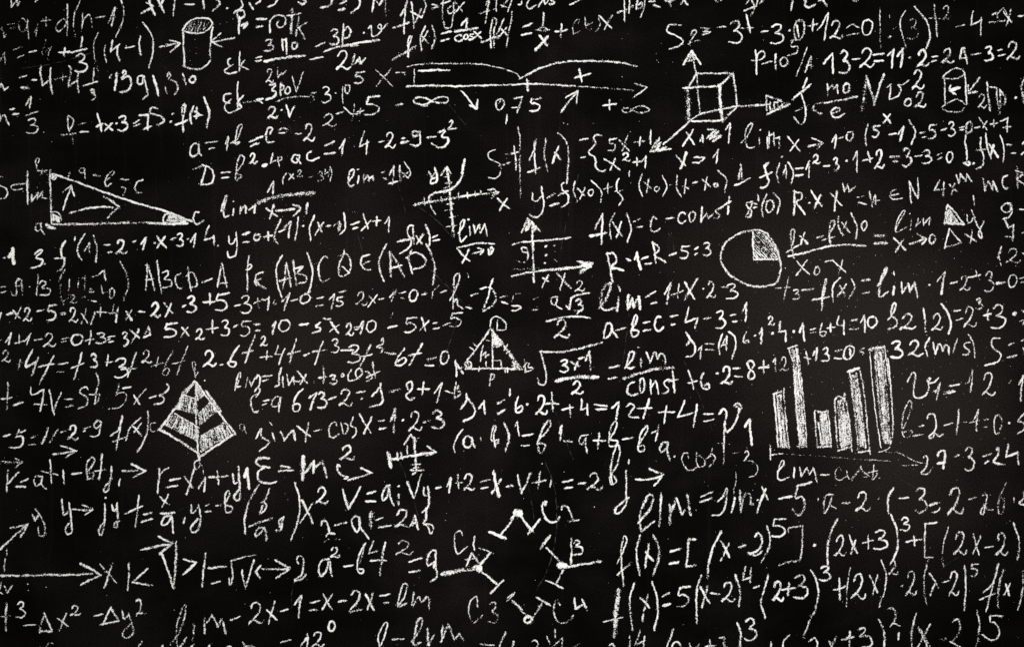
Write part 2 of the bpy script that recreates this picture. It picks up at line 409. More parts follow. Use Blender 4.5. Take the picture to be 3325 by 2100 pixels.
# ---- every chalk mark: T = origin of the plan the numbers below are read from; @width,pressure; ~ curve / straight - | lines . dot H hatching; characters by box
MARKS = """
T 0 0
top1: @20,.7 / 110 -40 106 72 165 -5 158 66 192 15 | 330 18 355 -5
an1: @19,.6 / 0 275 20 265 35 330 40 355 55 330 - 75 235 130 228 - 90 270 145 258 ~ 255 215 215 175 180 215 185 280 205 305 240 280 258 200 | 258 190 270 365 / 355 230 330 300 345 285 338 345 + 390 150 480 245 ~ 625 215 600 180 545 220 530 280 545 300 600 265 628 205 | 632 40 630 335 ~ 755 5 700 140 690 240 712 355 / 775 125 770 270 ~ 772 230 800 170 840 135 858 180 868 260 - 890 170 985 155 @26,.6 / 1020 215 1080 75 1050 245 @20,.65 ~ 1135 -10 1165 120 1140 240 1085 355
an2: @18,.55 / 0 580 40 500 52 600 - 120 470 208 445 - 165 545 228 520 @20,.75 - 275 495 342 480 @14,.45 ~ 430 380 410 450 390 510 - 390 510 490 440 ~ 485 440 460 500 450 560 @24,.9 + 555 455 658 530 | 775 350 760 440 - 665 495 818 462 3 705 510 820 680 @14,.55 ~ 925 305 885 400 890 560 925 680 @18,.8 / 992 430 978 480 990 540 998 590 @20,.85 / 1060 380 1040 490 1125 415 ~ 1105 440 1105 510 1125 575 - 1180 455 1262 435 / 1320 340 1305 410 1325 520 @21,.75 ~ 1340 215 1420 320 1440 460 1400 640
an3: @24,.85 / 0 820 15 790 40 850 75 820 - 185 730 250 710 @27,.85 - 200 825 275 825 - 300 757 342 752 @24,.75 / 385 620 380 700 400 805 460 760 ~ 478 640 470 740 492 885 @16,.5 - 515 745 625 720 | 590 685 588 760 @26,.7 / 650 620 670 650 645 815 705 770 / 735 690 725 780 740 870 @22,.75 | 885 645 870 770 - 780 810 915 770 ~ 850 850 885 840 880 880 860 870 ~ 885 880 895 910 865 940 @22,.85 | 1030 735 1045 705 @30,.85 | 1100 690 1080 850 @27,.85 ~ 1155 690 1170 660 1185 690 1140 745 1210 720 1235 790 1200 850 1130 870 @24,.9 ~ 1340 710 1300 720 1300 790 1335 790 1350 710 1375 830 1390 890 1340 935 @28,.95 | 1440 715 1490 900 @22,.8 | 1555 820 1570 880 ~ 1570 720 1590 680 1605 720 1580 740 1660 780 1670 840 1640 890 | 1720 695 1745 800 @26,.8 0 1780 715 1845 780
an4: @20,.85 / 0 1080 5 1140 ~ 0 1130 40 1080 60 1120 85 1175 @24,.85 - 95 1028 135 1022 - 120 1075 175 1070 @22,.8 / 245 990 290 910 280 1015 @24,.7 - 240 1090 355 1050 @22,.6 3 250 1115 360 1260
rho1: @20,.8 ~ 650 1235 640 1170 640 1090 690 1130 685 1170 655 1230 @22,.65 - 580 1270 710 1255 @14,.6 | 680 1280 688 1350 @18,.6 - 740 1175 805 1155 @24,.8 - 755 1240 832 1240 @24,.95 | 915 1070 955 1235 - 905 1190 965 1165 @24,.95 x 985 1160 1060 1230 . 1095 1160 @26,.95 3 1110 1090 1200 1230 @22,.85 - 1255 1165 1310 1130 - 1260 1190 1315 1165 @25,.95 / 1310 1085 1390 1080 1390 1220 - 1350 1215 1420 1190 @26,.85 ~ 1480 1020 1430 1010 1410 1060 1520 1100 1545 1140 1475 1175 @26,.9 . 1625 1075 . 1605 1145 @24,.9 ~ 1720 1240 1718 1130 1740 980 1720 990 1712 1080 - 1650 1175 1765 1130 @26,.95 ~ 1820 1000 1790 1080 1800 1165 @26,.95 - 1825 1095 1900 1085 | 1850 1010 1845 1115 - 1830 1050 1880 1080 @25,.95 ~ 1915 915 1965 1050 1945 1200
cyl1.rim: @19,.85 ~ 1715 290 1760 220 1850 175 1960 180 1995 220 1970 270 1900 310 1800 315 1715 285
cyl1.hatching: @12,.5 / 1745 285 1785 225 1770 295 1805 210 1795 300 1835 200 1830 305 1865 190 1855 305 1895 190 1885 300 1930 200 1910 290 1960 220 1930 270
cyl1.side: @20,.85 ~ 1720 300 1725 450 1735 625 ~ 1720 620 1800 650 1880 650 1950 610 1980 570 ~ 2000 255 1985 350 1975 480 1978 570
cyl1.arrow: @22,.85 - 1500 445 1680 410 / 1595 380 1695 410 1600 490 @19,.7 - 1560 420 1650 415
cyl1.arrow: @20,.85 - 2205 355 1995 395 / 2075 315 1985 390 2085 445
topf: @26,.9 / 1420 -40 1405 20 1455 145 / 1330 130 1440 60 1375 30 | 1480 -10 1540 120 | 1540 -10 1500 60 @22,.9 | 1645 -20 1630 150 - 1738 42 1825 45 | 1905 -30 1920 85 ~ 1960 -20 2040 0 2065 40 2000 105 . 2135 80 ~ 2260 -20 2280 60 2210 115 | 2340 30 2380 90
pk: @24,.9 | 2250 160 2245 320 @24,.8 ~ 2245 190 2230 120 2280 95 2300 140 2250 190 - 2200 125 2240 95 @30,.9 / 2270 245 2320 215 2290 265 2325 225
ek1: @20,.85 ~ 2165 550 2140 570 2160 620 2190 610 ~ 2170 620 2110 670 2150 695 2225 680 | 2255 490 2250 670 / 2300 570 2255 625 2335 655
ek2: @20,.85 ~ 2170 885 2110 890 2105 950 2160 970 ~ 2175 935 2110 1000 2140 1060 2260 1020 | 2235 770 2235 1010 @25,.8 / 2290 900 2235 960 2270 1010 @18,.55 - 2260 965 2408 955
abc: @22,.8 ~ 1870 1360 1830 1350 1785 1410 1800 1470 1860 1440 1870 1350 1875 1440 1890 1465 @20,.75 - 1930 1345 2040 1330 - 1965 1400 2015 1390 / 2120 1360 2145 1285 2130 1415 ~ 2165 1350 2225 1310 2275 1170 2240 1190 2215 1310 2220 1360 2255 1340 @26,.8 - 2190 1345 2250 1335 @22,.85 - 2345 1330 2408 1310 - 2355 1380 2408 1345
T 831 0
topf: @24,.85 ~ 0 40 40 10 45 -10 ~ 210 -20 180 40 115 65 ~ 400 20 430 45 470 20 430 -10 @28,.85 ~ 720 -10 700 50 610 75 @24,.8 ~ 800 -10 850 10 790 40 @34,.95 - 780 100 835 85 @26,.85 ~ 975 -10 970 60 895 125 @24,.8 | 1110 -20 1095 115 / 1115 0 1160 50 1195 -10 @18,.6 | 1215 -20 1220 150
pk: @26,.85 - 5 185 100 180 - 0 255 60 250 @21,.85 ~ 130 310 140 190 200 145 275 170 270 240 220 260 195 230 220 195 @32,.7 | 345 85 330 320 @18,.8 - 290 150 425 130 @28,.7 | 405 160 375 340 / 480 215 400 260 460 370
ek1: @24,.85 - 0 545 55 535 - 0 575 50 570 @26,.6 3 80 375 170 485 @24,.9 | 245 370 255 475 / 245 385 285 365 290 510 @26,.8 0 335 395 390 465 @34,.8 ~ 80 580 260 545 460 525 @19,.75 2 95 650 165 780 | 205 640 205 735 / 205 735 240 690 250 700 285 665 - 560 440 648 402 @22,.8 - 510 560 630 540 @26,.75 3 695 275 780 425 @21,.85 | 825 230 815 440 ~ 825 300 860 250 890 290 870 350 820 370 . 1015 310 @20,.8 ~ 1055 270 1080 240 1095 345 1180 290 1170 230 1145 250 1180 280 1235 225 @26,.8 ~ 640 490 780 440 960 430 ~ 800 440 1000 400 1160 380 @24,.85 2 745 485 890 660 @23,.8 | 925 510 905 610 / 930 600 960 560 970 600 / 975 540 985 600 1030 550
ek2: @30,.9 / 65 930 10 940 60 970 @25,.85 ~ 130 800 185 795 150 850 185 860 180 900 95 940 | 235 780 230 905 ~ 235 800 265 810 260 840 235 850 @21,.8 0 275 815 325 890 @15,.75 / 340 720 380 865 445 680 @20,.6 ~ 190 955 330 915 500 910 ~ 565 870 505 885 550 920 545 945 500 965 @20,.75 3 620 815 705 970 . 750 875 @14,.6 | 815 810 818 975 @18,.8 0 835 795 885 890 @22,.85 5 925 680 1020 785 @24,.9 2 105 1005 205 1115 . 240 1035 / 285 990 315 1100 360 1000
twox: @20,.75 2 620 1070 755 1190 - 755 1070 820 1050 @18,.7 | 825 1010 900 1075 | 925 980 905 1130 - 895 1075 960 1070 + 945 1015 1015 1080 @24,.75 5 1020 910 1170 1085
fgx: @23,.8 ~ 1360 155 1410 60 1425 -20 | 1410 30 1390 320 @28,.7 - 1290 265 1440 215 @20,.8 | 1460 20 1485 265 @24,.8 | 1455 110 1555 170 | 1555 90 1490 220 @20,.8 ~ 1570 -10 1600 50 1555 170 - 1650 85 1720 65 - 1655 45 1700 50 @14,.5 | 1760 -10 1750 180 @18,.7 - 1740 40 1830 10 @20,.75 ~ 1835 60 1800 90 1820 130 1870 90 ~ 1860 30 1855 150 1830 260 1770 260 1765 205 | 1870 20 1940 110 | 1960 25 1860 130
topc: @20,.75 ~ 2160 50 2190 -20 | 2190 0 2155 220 @24,.6 - 2105 130 2240 85 @18,.7 | 2260 0 2260 110 | 2300 50 2355 75 | 2380 -10 2310 70 | 2404 0 2365 115
fcos: @22,.85 ~ 1430 540 1435 440 1465 340 1440 350 1430 440 @36,.6 - 1285 560 1500 440 @20,.75 ~ 1595 250 1550 340 1555 480 | 1545 330 1620 405 | 1615 290 1560 400 ~ 1655 245 1685 350 1650 460 @26,.85 - 1745 320 1835 300 - 1740 390 1815 365 @26,.95 / 1930 240 1985 180 1975 270 @28,.95 - 1870 300 2085 265 @22,.85 c 1870 330 1940 390 0 1950 325 1995 375 s 2000 320 2050 375 x 2045 300 2120 365 @22,.7 ~ 2210 455 2205 300 2235 170 2260 200 2235 300 2240 455 @28,.65 - 2120 400 2290 345 @20,.8 | 2330 180 2260 330 @25,.75 x 2290 260 2365 340 @20,.7 | 2402 180 2355 440
nline: @18,.6 x 1120 650 1285 820
nline.arc: @17,.6 ~ 1420 630 1550 605 1700 600 1900 600 2100 605 2250 630 2408 675 2440 690 2490 740
nline.axis: @24,.9 - 1410 815 1900 815 @20,.85 - 1890 812 2408 798
nline: @18,.7 - 1315 685 1400 680 | 1395 680 1400 705 | 1490 650 1485 780 @26,.95 - 1530 670 1820 662 @24,.65 - 1315 990 1380 980 @24,.7 ~ 1660 960 1590 920 1500 925 1480 960 1560 985 1640 960 1720 915 1800 920 1800 960 1730 970 1660 955 1600 930 @20,.6 ~ 1520 970 1580 1000 1620 980
nline.arrow: @20,.9 - 1930 855 2065 1020 @26,.9 / 2010 990 2075 1025 2085 940
nline: @21,.8 0 2255 930 2335 1040 ~ 2280 970 2300 950 | 2360 1080 2350 1165
abc: @22,.85 - 0 1305 65 1285 - 0 1360 30 1345 @24,.75 ~ 130 1260 155 1210 120 1200 95 1260 110 1335 170 1335 @20,.7 ~ 215 1225 260 1205 300 1220 - 215 1255 275 1250 @24,.8 - 375 1258 425 1255 @23,.8 2 445 1165 555 1330
disc: @26,.85 - 650 1370 735 1330 - 645 1450 740 1435 @20,.85 / 785 1400 835 1310 805 1460 @18,.7 . 930 1375 @21,.85 / 1020 1235 975 1380 1060 1335 | 1045 1320 1040 1450 @20,.8 - 1155 1335 1205 1328 @24,.85 2 1210 1245 1310 1395 @30,.8 - 1375 1300 1395 1298 @32,.7 - 1365 1345 1430 1332 @30,.75 ~ 1540 1240 1480 1235 1480 1280 1540 1270 @21,.8 ~ 1540 1230 1540 1350 1510 1370 1450 1360 @24,.75 - 1610 1295 1690 1285 @26,.85 ~ 1715 1245 1780 1225 1745 1285 1810 1300 1780 1370 1720 1390 1650 1345 @22,.85 ~ 1820 1150 1845 1130 1840 1180 1800 1220 1880 1205
T 1662 0
topc: @20,.75 ~ 60 45 90 40 95 15 @22,.85 ~ 170 -10 140 40 160 85 230 50 @26,.85 / 250 65 300 -10 315 40 345 0 @24,.75 s 350 -20 405 45 ~ 545 45 600 25 650 -10
toph: @18,.7 | 1060 -10 1062 205 | 1105 0 1100 135 @28,.55 - 990 125 1140 60 @22,.7 ~ 1180 0 1170 90 ~ 1190 50 1220 20 1230 60 1190 85 @18,.65 ~ 1250 -10 1240 90 1205 165 @26,.7 - 1290 20 1350 10 - 1330 50 1390 70 @24,.8 / 1440 10 1490 20 1530 -10 | 1485 0 1495 60 - 1590 40 1620 -10 | 1610 -10 1650 50 @18,.7 ~ 1910 0 1930 20 1990 -10 @20,.7 - 2205 35 2240 -10 | 2245 -10 2285 70 - 2180 105 2300 60 | 2290 60 2245 150 | 2310 0 2300 60 - 2330 35 2370 -10
fcos: @18,.7 | 2 110 -5 180 @24,.85 - 105 255 190 225 - 90 330 185 315 @28,.9 | 302 125 290 240 @20,.55 - 225 285 355 285 / 250 275 300 260 350 290 260 290 @28,.9 | 260 335 330 430 @32,.9 | 340 345 222 475 @23,.85 + 410 230 520 350 @15,.5 ~ 580 330 575 250 610 185 630 190 625 220 - 570 325 635 300 | 690 160 690 250 ~ 690 260 740 290 745 250 @18,.65 - 700 240 755 215 @15,.5 ~ 810 160 830 240 780 300 810 285 @24,.85 | 820 150 935 265 @20,.7 | 945 145 870 280
nline: @20,.85 / 20 930 100 910 50 1060 - 0 1015 75 1010 @22,.8 5 165 925 275 1050 @24,.9 | 635 650 655 770 - 590 735 740 695
nline.axis: @20,.85 ~ 0 798 200 790 600 812 @16,.6 ~ 590 812 800 825 1150 850 @19,.75 / 1155 785 1270 825 1140 920 @44,.95 | 142 755 152 850
nline.arc: @24,.75 ~ 70 745 250 650 450 590 650 575 850 578 1020 590 1175 625
nline.arrow: @22,.9 - 460 1055 620 855 @21,.8 / 505 920 620 855 605 975
nline: @20,.85 + 850 940 980 1035 @20,.65 ~ 1140 1030 1090 1060 1040 1050 1050 1020 1100 1020 1180 1055 1240 1060 1290 1030 1240 1000 1190 1000 1130 1030
s2: @18,.75 ~ 1590 240 1480 240 1460 300 1550 340 1610 390 1560 440 1480 465 @21,.75 ~ 1680 330 1710 285 1735 295 1655 425 1700 390 1765 385 @18,.65 / 1775 265 1855 268 1800 300 1870 300 1785 335 @18,.75 - 1935 260 2010 255 @21,.85 3 2040 200 2165 410 @22,.85 / 2200 140 2230 250 2240 310 @17,.6 - 2150 265 2270 265 @22,.75 - 2345 305 2408 293
p10: @26,.85 | 2290 475 2298 700 @22,.75 ~ 2295 560 2330 490 2375 490 2370 540 2300 575 - 2250 570 2295 575 @20,.85 - 2350 605 2408 590
cube.frame: @30,.75 - 1610 830 1940 812 @54,.7 | 1650 835 1662 1140 @46,.72 | 1952 815 1978 1130 @25,.85 - 1690 1140 1985 1132
cube.frame: @24,.75 - 1730 690 2085 690 @22,.75 | 2078 690 2115 990 @18,.75 | 1740 690 1770 1070 @26,.75 - 1765 1075 2110 1000
cube.frame: @23,.75 | 1730 700 1660 820 @34,.7 | 2075 698 1945 812 @23,.75 | 2110 1010 1975 1150 @23,.7 | 1770 1070 1655 1150
cube.arrow: @17,.7 | 1735 690 1692 480 @24,.85 / 1610 610 1690 480 1775 610 @26,.6 / 1630 590 1690 510 1660 580 1720 560 1700 520 1745 585
cube.arrow: @32,.65 - 2110 1000 2420 983 / 2390 900 2500 940 2610 985 2400 1075 @24,.6 / 2390 900 2400 1075 H 2400 960 2400 1050 2560 990 2560 970 4
cube.arrow: @24,.75 - 1660 1150 1420 1360 @24,.8 / 1385 1290 1300 1425 1495 1400 @28,.7 / 1385 1300 1345 1390 1400 1340 1360 1410 1450 1385 1330 1420
sys: @20,.7 ~ 430 1250 490 1300 530 1400 530 1530 515 1725 ~ 60 1190 75 1300 75 1519 83 1860
cond1: @22,.85 | 1640 1245 1715 1360 | 1705 1220 1605 1375 | 1790 1270 1795 1340 - 1770 1330 1792 1280 @26,.75 / 1840 1220 1920 1220 1830 1300 1940 1235 1860 1310 1965 1270 1890 1330 1970 1280 @22,.85 / 2010 1220 2050 1160 2035 1345
limx: @20,.7 ~ 2155 1340 2210 1290 2260 1160 2220 1180 2190 1300 2220 1390 2280 1380 | 2325 1300 2325 1375 . 2335 1220 @20,.8 | 2400 1290 2405 1400
T 2493 0
toph: @22,.85 | 235 -10 220 100 @26,.8 ~ 340 -10 360 20 350 50 385 75 445 45 @26,.85 / 480 10 520 0 555 60 @18,.5 ~ 790 10 830 15 860 -10
s2: @24,.85 3 25 230 150 420 . 205 290 @26,.75 0 245 180 345 390 @22,.85 ~ 275 240 290 350 + 380 185 465 295 @20,.85 / 465 285 505 240 570 125 530 380 @22,.85 2 575 195 705 375 @20,.75 ~ 740 265 790 235 855 260 - 745 335 855 315 @19,.85 0 880 185 990 335 @15,.7 | 1052 85 1058 460 @16,.5 | 1143 150 1145 180 - 1180 275 1205 255 @30,.85 . 1145 348 @18,.75 ~ 1295 105 1245 190 1260 320 1300 445 @17,.6 3 1315 175 1415 370 @20,.75 ~ 1375 65 1490 200 1525 330 1490 460 | 1560 45 1590 345 @17,.6 - 1515 175 1620 180 @20,.6 2 1640 55 1720 190 @18,.75 - 1770 255 1850 240 @22,.8 / 1930 105 1910 240 2010 190 @20,.6 | 2005 160 1998 340 - 2075 215 2150 210 @26,.6 | 2110 140 2150 120 @19,.7 ~ 2210 80 2160 140 2170 200 2230 190 2240 120 2215 75 @18,.75 | 2285 95 2240 250 | 2215 110 2290 215 - 2350 155 2420 150
p10: @19,.85 - 0 590 40 580 @24,.85 | 75 510 75 655 @24,.75 0 115 540 185 630 @21,.7 - 215 385 275 378 ~ 235 380 220 440 280 440 270 500 185 525 @13,.6 | 370 445 265 720 @24,.75 / 350 680 405 535 410 665 - 370 620 405 615 @27,.95 / 525 600 605 505 612 690 @25,.85 3 670 480 770 695 @21,.85 - 795 560 865 552 @24,.85 2 865 455 1000 640 @23,.95 - 990 520 1090 505 - 1000 580 1085 570 @24,.9 / 1125 525 1185 465 1165 640 / 1215 530 1275 460 1250 635 @24,.85 . 1335 545 @25,.9 2 1400 475 1515 630 @22,.9 - 1545 535 1595 530 - 1540 580 1585 570 @26,.8 2 1635 455 1745 600 @22,.8 ~ 1805 550 1830 450 1850 460 / 1840 450 1875 605 - 1805 555 1875 545 - 1920 515 2000 505 @24,.85 3 2040 440 2120 575 @20,.8 - 2160 475 2205 465 - 2165 530 2230 515 @21,.85 2 2240 395 2370 565
fmo: @24,.75 ~ 370 735 330 830 @28,.9 - 230 935 405 795 @24,.75 ~ 310 870 350 1000 350 1130 310 1170 245 1105 @18,.6 - 260 1045 390 985 @23,.65 ~ 510 965 440 985 430 1030 490 1070 515 1070 @24,.85 - 530 970 848 908 @20,.8 | 560 790 565 900 / 560 850 605 800 620 840 650 800 660 880 @25,.8 0 705 780 775 875 @22,.85 ~ 605 1065 680 1040 675 1015 610 1030 600 1085 640 1110 720 1070 @38,.6 | 930 710 885 1055 | 930 740 1005 980 @34,.75 | 1090 700 998 990 @20,.75 / 1120 825 1160 795 1145 935 ~ 1145 935 1230 900 1250 830 1215 800 1270 800 1325 755 @24,.8 2 1355 655 1470 840 @28,.85 0 1285 930 1350 1005 @25,.8 2 1375 870 1490 1015
cyl2.rim: @19,.78 ~ 1645 725 1690 680 1760 645 1830 660 1850 690 1800 730 1720 745 1645 735
cyl2.side: @19,.85 | 1660 730 1665 990 | 1852 685 1868 985
cyl2.rim: @19,.78 ~ 1635 1010 1700 965 1780 935 1840 970 1860 990 1820 1040 1750 1055 1660 1035 1635 1005
cyl2.arrow: @40,.95 - 1800 825 1715 850 @28,.9 / 1720 805 1705 850 1765 890
cyl2.arrow: @26,.75 - 1990 730 1890 865 / 1880 800 1885 880 1965 865
twopi: @20,.75 2 1970 885 2055 1020 @25,.75 | 2060 775 2090 1040 @22,.7 / 2085 820 2150 825 2150 900 2180 1080 ~ 2180 840 2180 1070 ~ 2180 840 2230 920 2220 990 2160 980 @28,.85 . 2330 920 @28,.7 ~ 2420 720 2385 820 2410 970
limx: @22,.8 / 15 1240 10 1385 / 15 1280 55 1250 60 1370 / 60 1310 110 1290 105 1390 @20,.85 | 185 1285 300 1425 | 290 1310 210 1420 @24,.7 / 415 1300 520 1345 465 1395 - 380 1380 515 1345 @22,.85 / 600 1335 640 1270 630 1395 @20,.85 - 665 1300 735 1285 @22,.8 0 740 1235 805 1330 @22,.8 ~ 945 1170 915 1270 925 1365 @25,.75 5 980 1180 1055 1290 @22,.9 x 1085 1070 1155 1165 @22,.85 - 1140 1270 1210 1255 @25,.9 / 1225 1260 1275 1190 1245 1325 @21,.75 ~ 1325 1130 1385 1230 1350 1360 @23,.8 - 1430 1250 1475 1240 - 1455 1295 1485 1285 5 1510 1170 1585 1310 - 1630 1225 1680 1210 @21,.75 3 1695 1150 1760 1280 - 1800 1200 1850 1190 - 1810 1225 1840 1220 @25,.75 0 1860 1145 1925 1255 @21,.75 - 1945 1205 2000 1190 | 1985 1110 2060 1220 | 2060 1140 2020 1200 + 2090 1130 2160 1200 / 2185 1140 2255 1110 2245 1240 - 2210 1200 2285 1190
T 0 485
tri.side: @25,.75 ~ 470 190 475 400 485 700 @22,.9 ~ 490 230 700 300 1000 410 1300 510 1550 580 1810 680 @30,.65 ~ 500 705 900 700 1200 690 1400 690 @36,.8 - 1380 690 1760 695 @22,.8 - 1740 660 1810 680 - 435 720 520 740 @30,.75 / 435 705 500 740 450 735 515 745
tri.angle_mark: @20,.8 ~ 490 290 525 270 530 235 H 485 240 485 280 510 260 525 235 4 ~ 475 590 550 595 575 650 575 670 @26,.75 H 495 610 495 660 560 685 555 640 7 @24,.8 ~ 1540 690 1535 640 1570 600 1620 600 @32,.6 H 1570 670 1750 690 1690 620 1600 620 9
tri.arrow: @21,.8 - 590 570 670 350 / 585 405 670 340 700 440
tri.arrow: @25,.8 ~ 655 600 800 560 940 542 1060 545 / 975 440 1120 540 1010 645 @20,.7 - 1060 480 1110 540
tri.letter: @18,.65 ~ 345 160 335 110 355 80 370 100 345 160 350 200 / 355 200 440 200 380 240 / 380 240 400 190 440 235
tri.letter: @20,.7 ~ 385 690 345 700 335 750 360 770 385 740 390 690 / 380 700 390 760 420 795
tri.letter: @22,.85 ~ 1870 590 1835 590 1820 660 1850 705 1915 670
sm: @20,.7 ~ -10 258 25 258 @19,.8 ~ -10 340 60 370 70 420 40 460 -10 465 @17,.55 ~ 280 325 200 325 100 350 120 380 215 370 @28,.75 | 260 210 262 515 @24,.7 / 300 430 295 490 360 405 350 460 400 400 395 450 440 465
hyp: @19,.7 | 655 220 640 275 @17,.65 ~ 790 180 755 180 750 215 785 225 795 180 800 275 @21,.65 - 875 240 940 250 @22,.65 ~ 1000 290 1060 240 1075 205 1040 215 985 310 1000 350 1045 320 @22,.6 - 1135 280 1210 285 ~ 1145 355 1180 370 1155 440 @23,.75 ~ 1345 290 1290 305 1270 380 1300 410 1335 405
disc: @25,.65 - 1820 190 1910 150 @23,.75 | 1940 155 1890 335 ~ 1900 145 1990 190 2010 260 1980 320 1890 330 1875 325 @23,.8 - 2080 220 2165 215 - 2085 270 2150 265 @19,.75 ~ 2215 280 2230 130 2265 55 2295 75 2280 130 2225 230 2270 245 2225 295 @22,.85 2 2345 40 2408 140
limq: @26,.9 ~ 2080 580 2100 500 2125 425 2130 440 2100 600 2115 640 2150 620 | 2195 560 2190 620 @18,.7 . 2195 490 @23,.85 / 2260 540 2255 605 ~ 2260 580 2300 530 2310 550 2310 600 / 2340 570 2400 520 2390 600
dash1: . 40 1015 @36,.95 / 85 1015 125 930 120 1000 130 1075
fp1: @21,.85 ~ 325 985 370 950 400 950 340 1020 400 1040 380 1090 290 1115 . 420 1075 @24,.8 ~ 615 860 580 920 580 1000 605 1040 590 1110 540 1145 @20,.85 - 515 1025 615 1020 @22,.9 | 708 825 700 855 @25,.8 ~ 800 795 735 900 735 980 765 1040 @21,.85 / 795 955 840 880 838 980 @24,.85 ~ 880 810 910 930 900 1060 @25,.85 - 980 900 1030 895 - 1015 970 1050 965 @26,.9 2 1085 850 1195 985 @22,.85 - 1250 870 1275 862 @22,.9 / 1325 890 1375 830 1345 945 @24,.9 . 1455 880 @26,.9 x 1475 815 1560 930 @20,.85 - 1605 850 1660 830 @21,.85 3 1660 790 1725 910 . 1765 840 @24,.9 / 1790 870 1840 795 1820 920 @21,.85 / 1965 715 1920 850 2005 830 | 2010 810 2010 895 . 2050 905
y01: @21,.9 ~ 2150 815 2155 880 2180 890 2215 840 ~ 2220 780 2225 920 2210 1000 2150 1010 2140 960 @28,.85 - 2280 800 2345 780 - 2285 875 2340 865 @21,.9 ~ 2400 795 2385 840 2408 860
mat: @18,.6 - 0 1295 60 1285 - 10 1345 60 1330 @21,.7 ~ 165 1220 195 1220 155 1240 150 1370 115 1370 105 1345 | 205 1230 210 1370 - 150 1290 210 1275 @15,.5 . 280 1290 @20,.7 | 362 1175 345 1370 @21,.75 ~ 370 1260 400 1230 430 1260 390 1300 470 1310 460 1360 375 1370 @22,.6 ~ 610 1130 570 1200 565 1300 580 1400 600 1470 @19,.55 | 655 1220 645 1330 | 735 1240 730 1290 / 770 1220 800 1190 795 1320 - 860 1200 915 1185 @20,.75 / 930 1170 980 1130 990 1230 @20,.55 2 650 1370 720 1450 - 590 1430 640 1400 - 760 1395 805 1380 2 835 1310 880 1345 - 835 1415 905 1430 @14,.55 | 955 1280 965 1360 - 965 1350 1005 1340 @19,.75 0 1030 1300 1075 1405 @20,.65 ~ 1130 1050 1190 1180 1205 1280 1160 1420
abcd: @19,.75 | 1385 1075 1370 1325 / 1370 1085 1395 1090 1455 1325 - 1370 1225 1440 1215 @19,.75 | 1480 1045 1520 1350 ~ 1525 1160 1580 1140 1580 1180 1540 1220 1610 1230 1610 1280 1530 1300 @23,.8 ~ 1695 1165 1655 1190 1650 1260 1690 1310 1710 1300 @20,.7 | 1765 1105 1795 1330 ~ 1750 1190 1800 1150 1840 1210 1850 1280 1790 1300 @24,.75 - 1900 1250 1995 1215 @21,.75 / 2045 1295 2085 1070 2130 1295 @24,.8 - 2035 1260 2135 1255 @21,.8 ~ 2345 1000 2330 1060 2325 1335 @24,.85 ~ 2340 1080 2370 1090 2350 1120 2315 1130 @20,.75 ~ 2408 1200 2390 1240 2408 1280
T 831 485
disc: @24,.85 - -10 130 15 115 @40,.9 - 65 155 100 145 @19,.8 / 160 40 135 130 200 100 @21,.75 | 205 75 220 165 ~ 205 80 240 70 250 90 205 115 @22,.85 ~ 410 60 360 55 335 100 370 130 405 90 410 55 / 385 85 420 135 @24,.85 ~ 520 20 490 40 480 90 510 110 595 75
xsq: @19,.7 ~ 285 225 255 270 255 325 x 310 225 360 285 @19,.65 2 385 195 435 260 @16,.65 - 500 265 545 255 @18,.6 3 580 210 635 300 / 655 180 645 235 685 215 | 690 190 680 260 ~ 695 165 715 220 695 300
limq: @20,.85 / 110 405 165 300 160 420 @48,.7 ~ 25 500 150 455 350 425 555 410 @27,.85 | 95 550 200 630 @30,.85 | 170 525 130 650 @32,.75 ~ 190 575 300 570 360 560 @28,.85 ~ 350 520 420 550 400 585 350 630 @24,.9 / 470 555 485 505 475 605
limf: @23,.8 ~ 865 315 910 250 920 190 890 200 870 290 885 350 920 335 @21,.8 | 970 250 955 320 . 960 190 @25,.75 / 1015 240 1015 310 / 1020 290 1050 245 1060 300 / 1065 275 1100 250 1110 300 @22,.75 ~ 1180 220 1215 210 - 1200 270 1225 280 @24,.75 / 1255 240 1300 155 1285 330 - 1250 325 1330 300 @28,.6 ~ 1350 150 1355 300 @22,.7 x 1370 215 1430 270 @19,.75 ~ 1395 120 1450 210 1435 270
plot.axis: @44,.65 - 1490 520 1660 490 @36,.7 - 1640 490 1960 440 @26,.8 - 1940 440 2280 405 @22,.85 / 2180 380 2240 375 2275 410 2215 460 @28,.8 - 2225 430 2260 410
plot.axis: @26,.85 | 1795 170 1825 450 @30,.75 | 1825 450 1860 815 @24,.85 / 1740 245 1795 165 1830 225 @30,.7 - 1750 240 1775 180
plot.tick: @18,.7 | 1580 455 1585 525 | 1740 440 1748 505 | 1900 410 1905 465 | 1985 405 1988 460 | 2060 395 2062 440 | 2110 390 2112 425 - 1770 260 1820 250 - 1780 320 1840 310 - 1770 365 1840 350 - 1795 515 1860 510 - 1775 575 1850 565 - 1820 640 1890 630 - 1790 730 1880 715
plot.curve: @28,.85 ~ 1962 95 1945 180 1930 270 1880 340 1800 390 1680 410 1635 440 1630 500 @20,.8 ~ 1630 500 1660 570 1688 610
plot.letter: @22,.85 / 1625 210 1650 260 1685 220 @23,.85 ~ 1680 170 1700 240 1690 310 1640 320 1650 280 1690 270
plot.letter: @22,.8 | 2265 460 2380 555 | 2360 460 2290 575
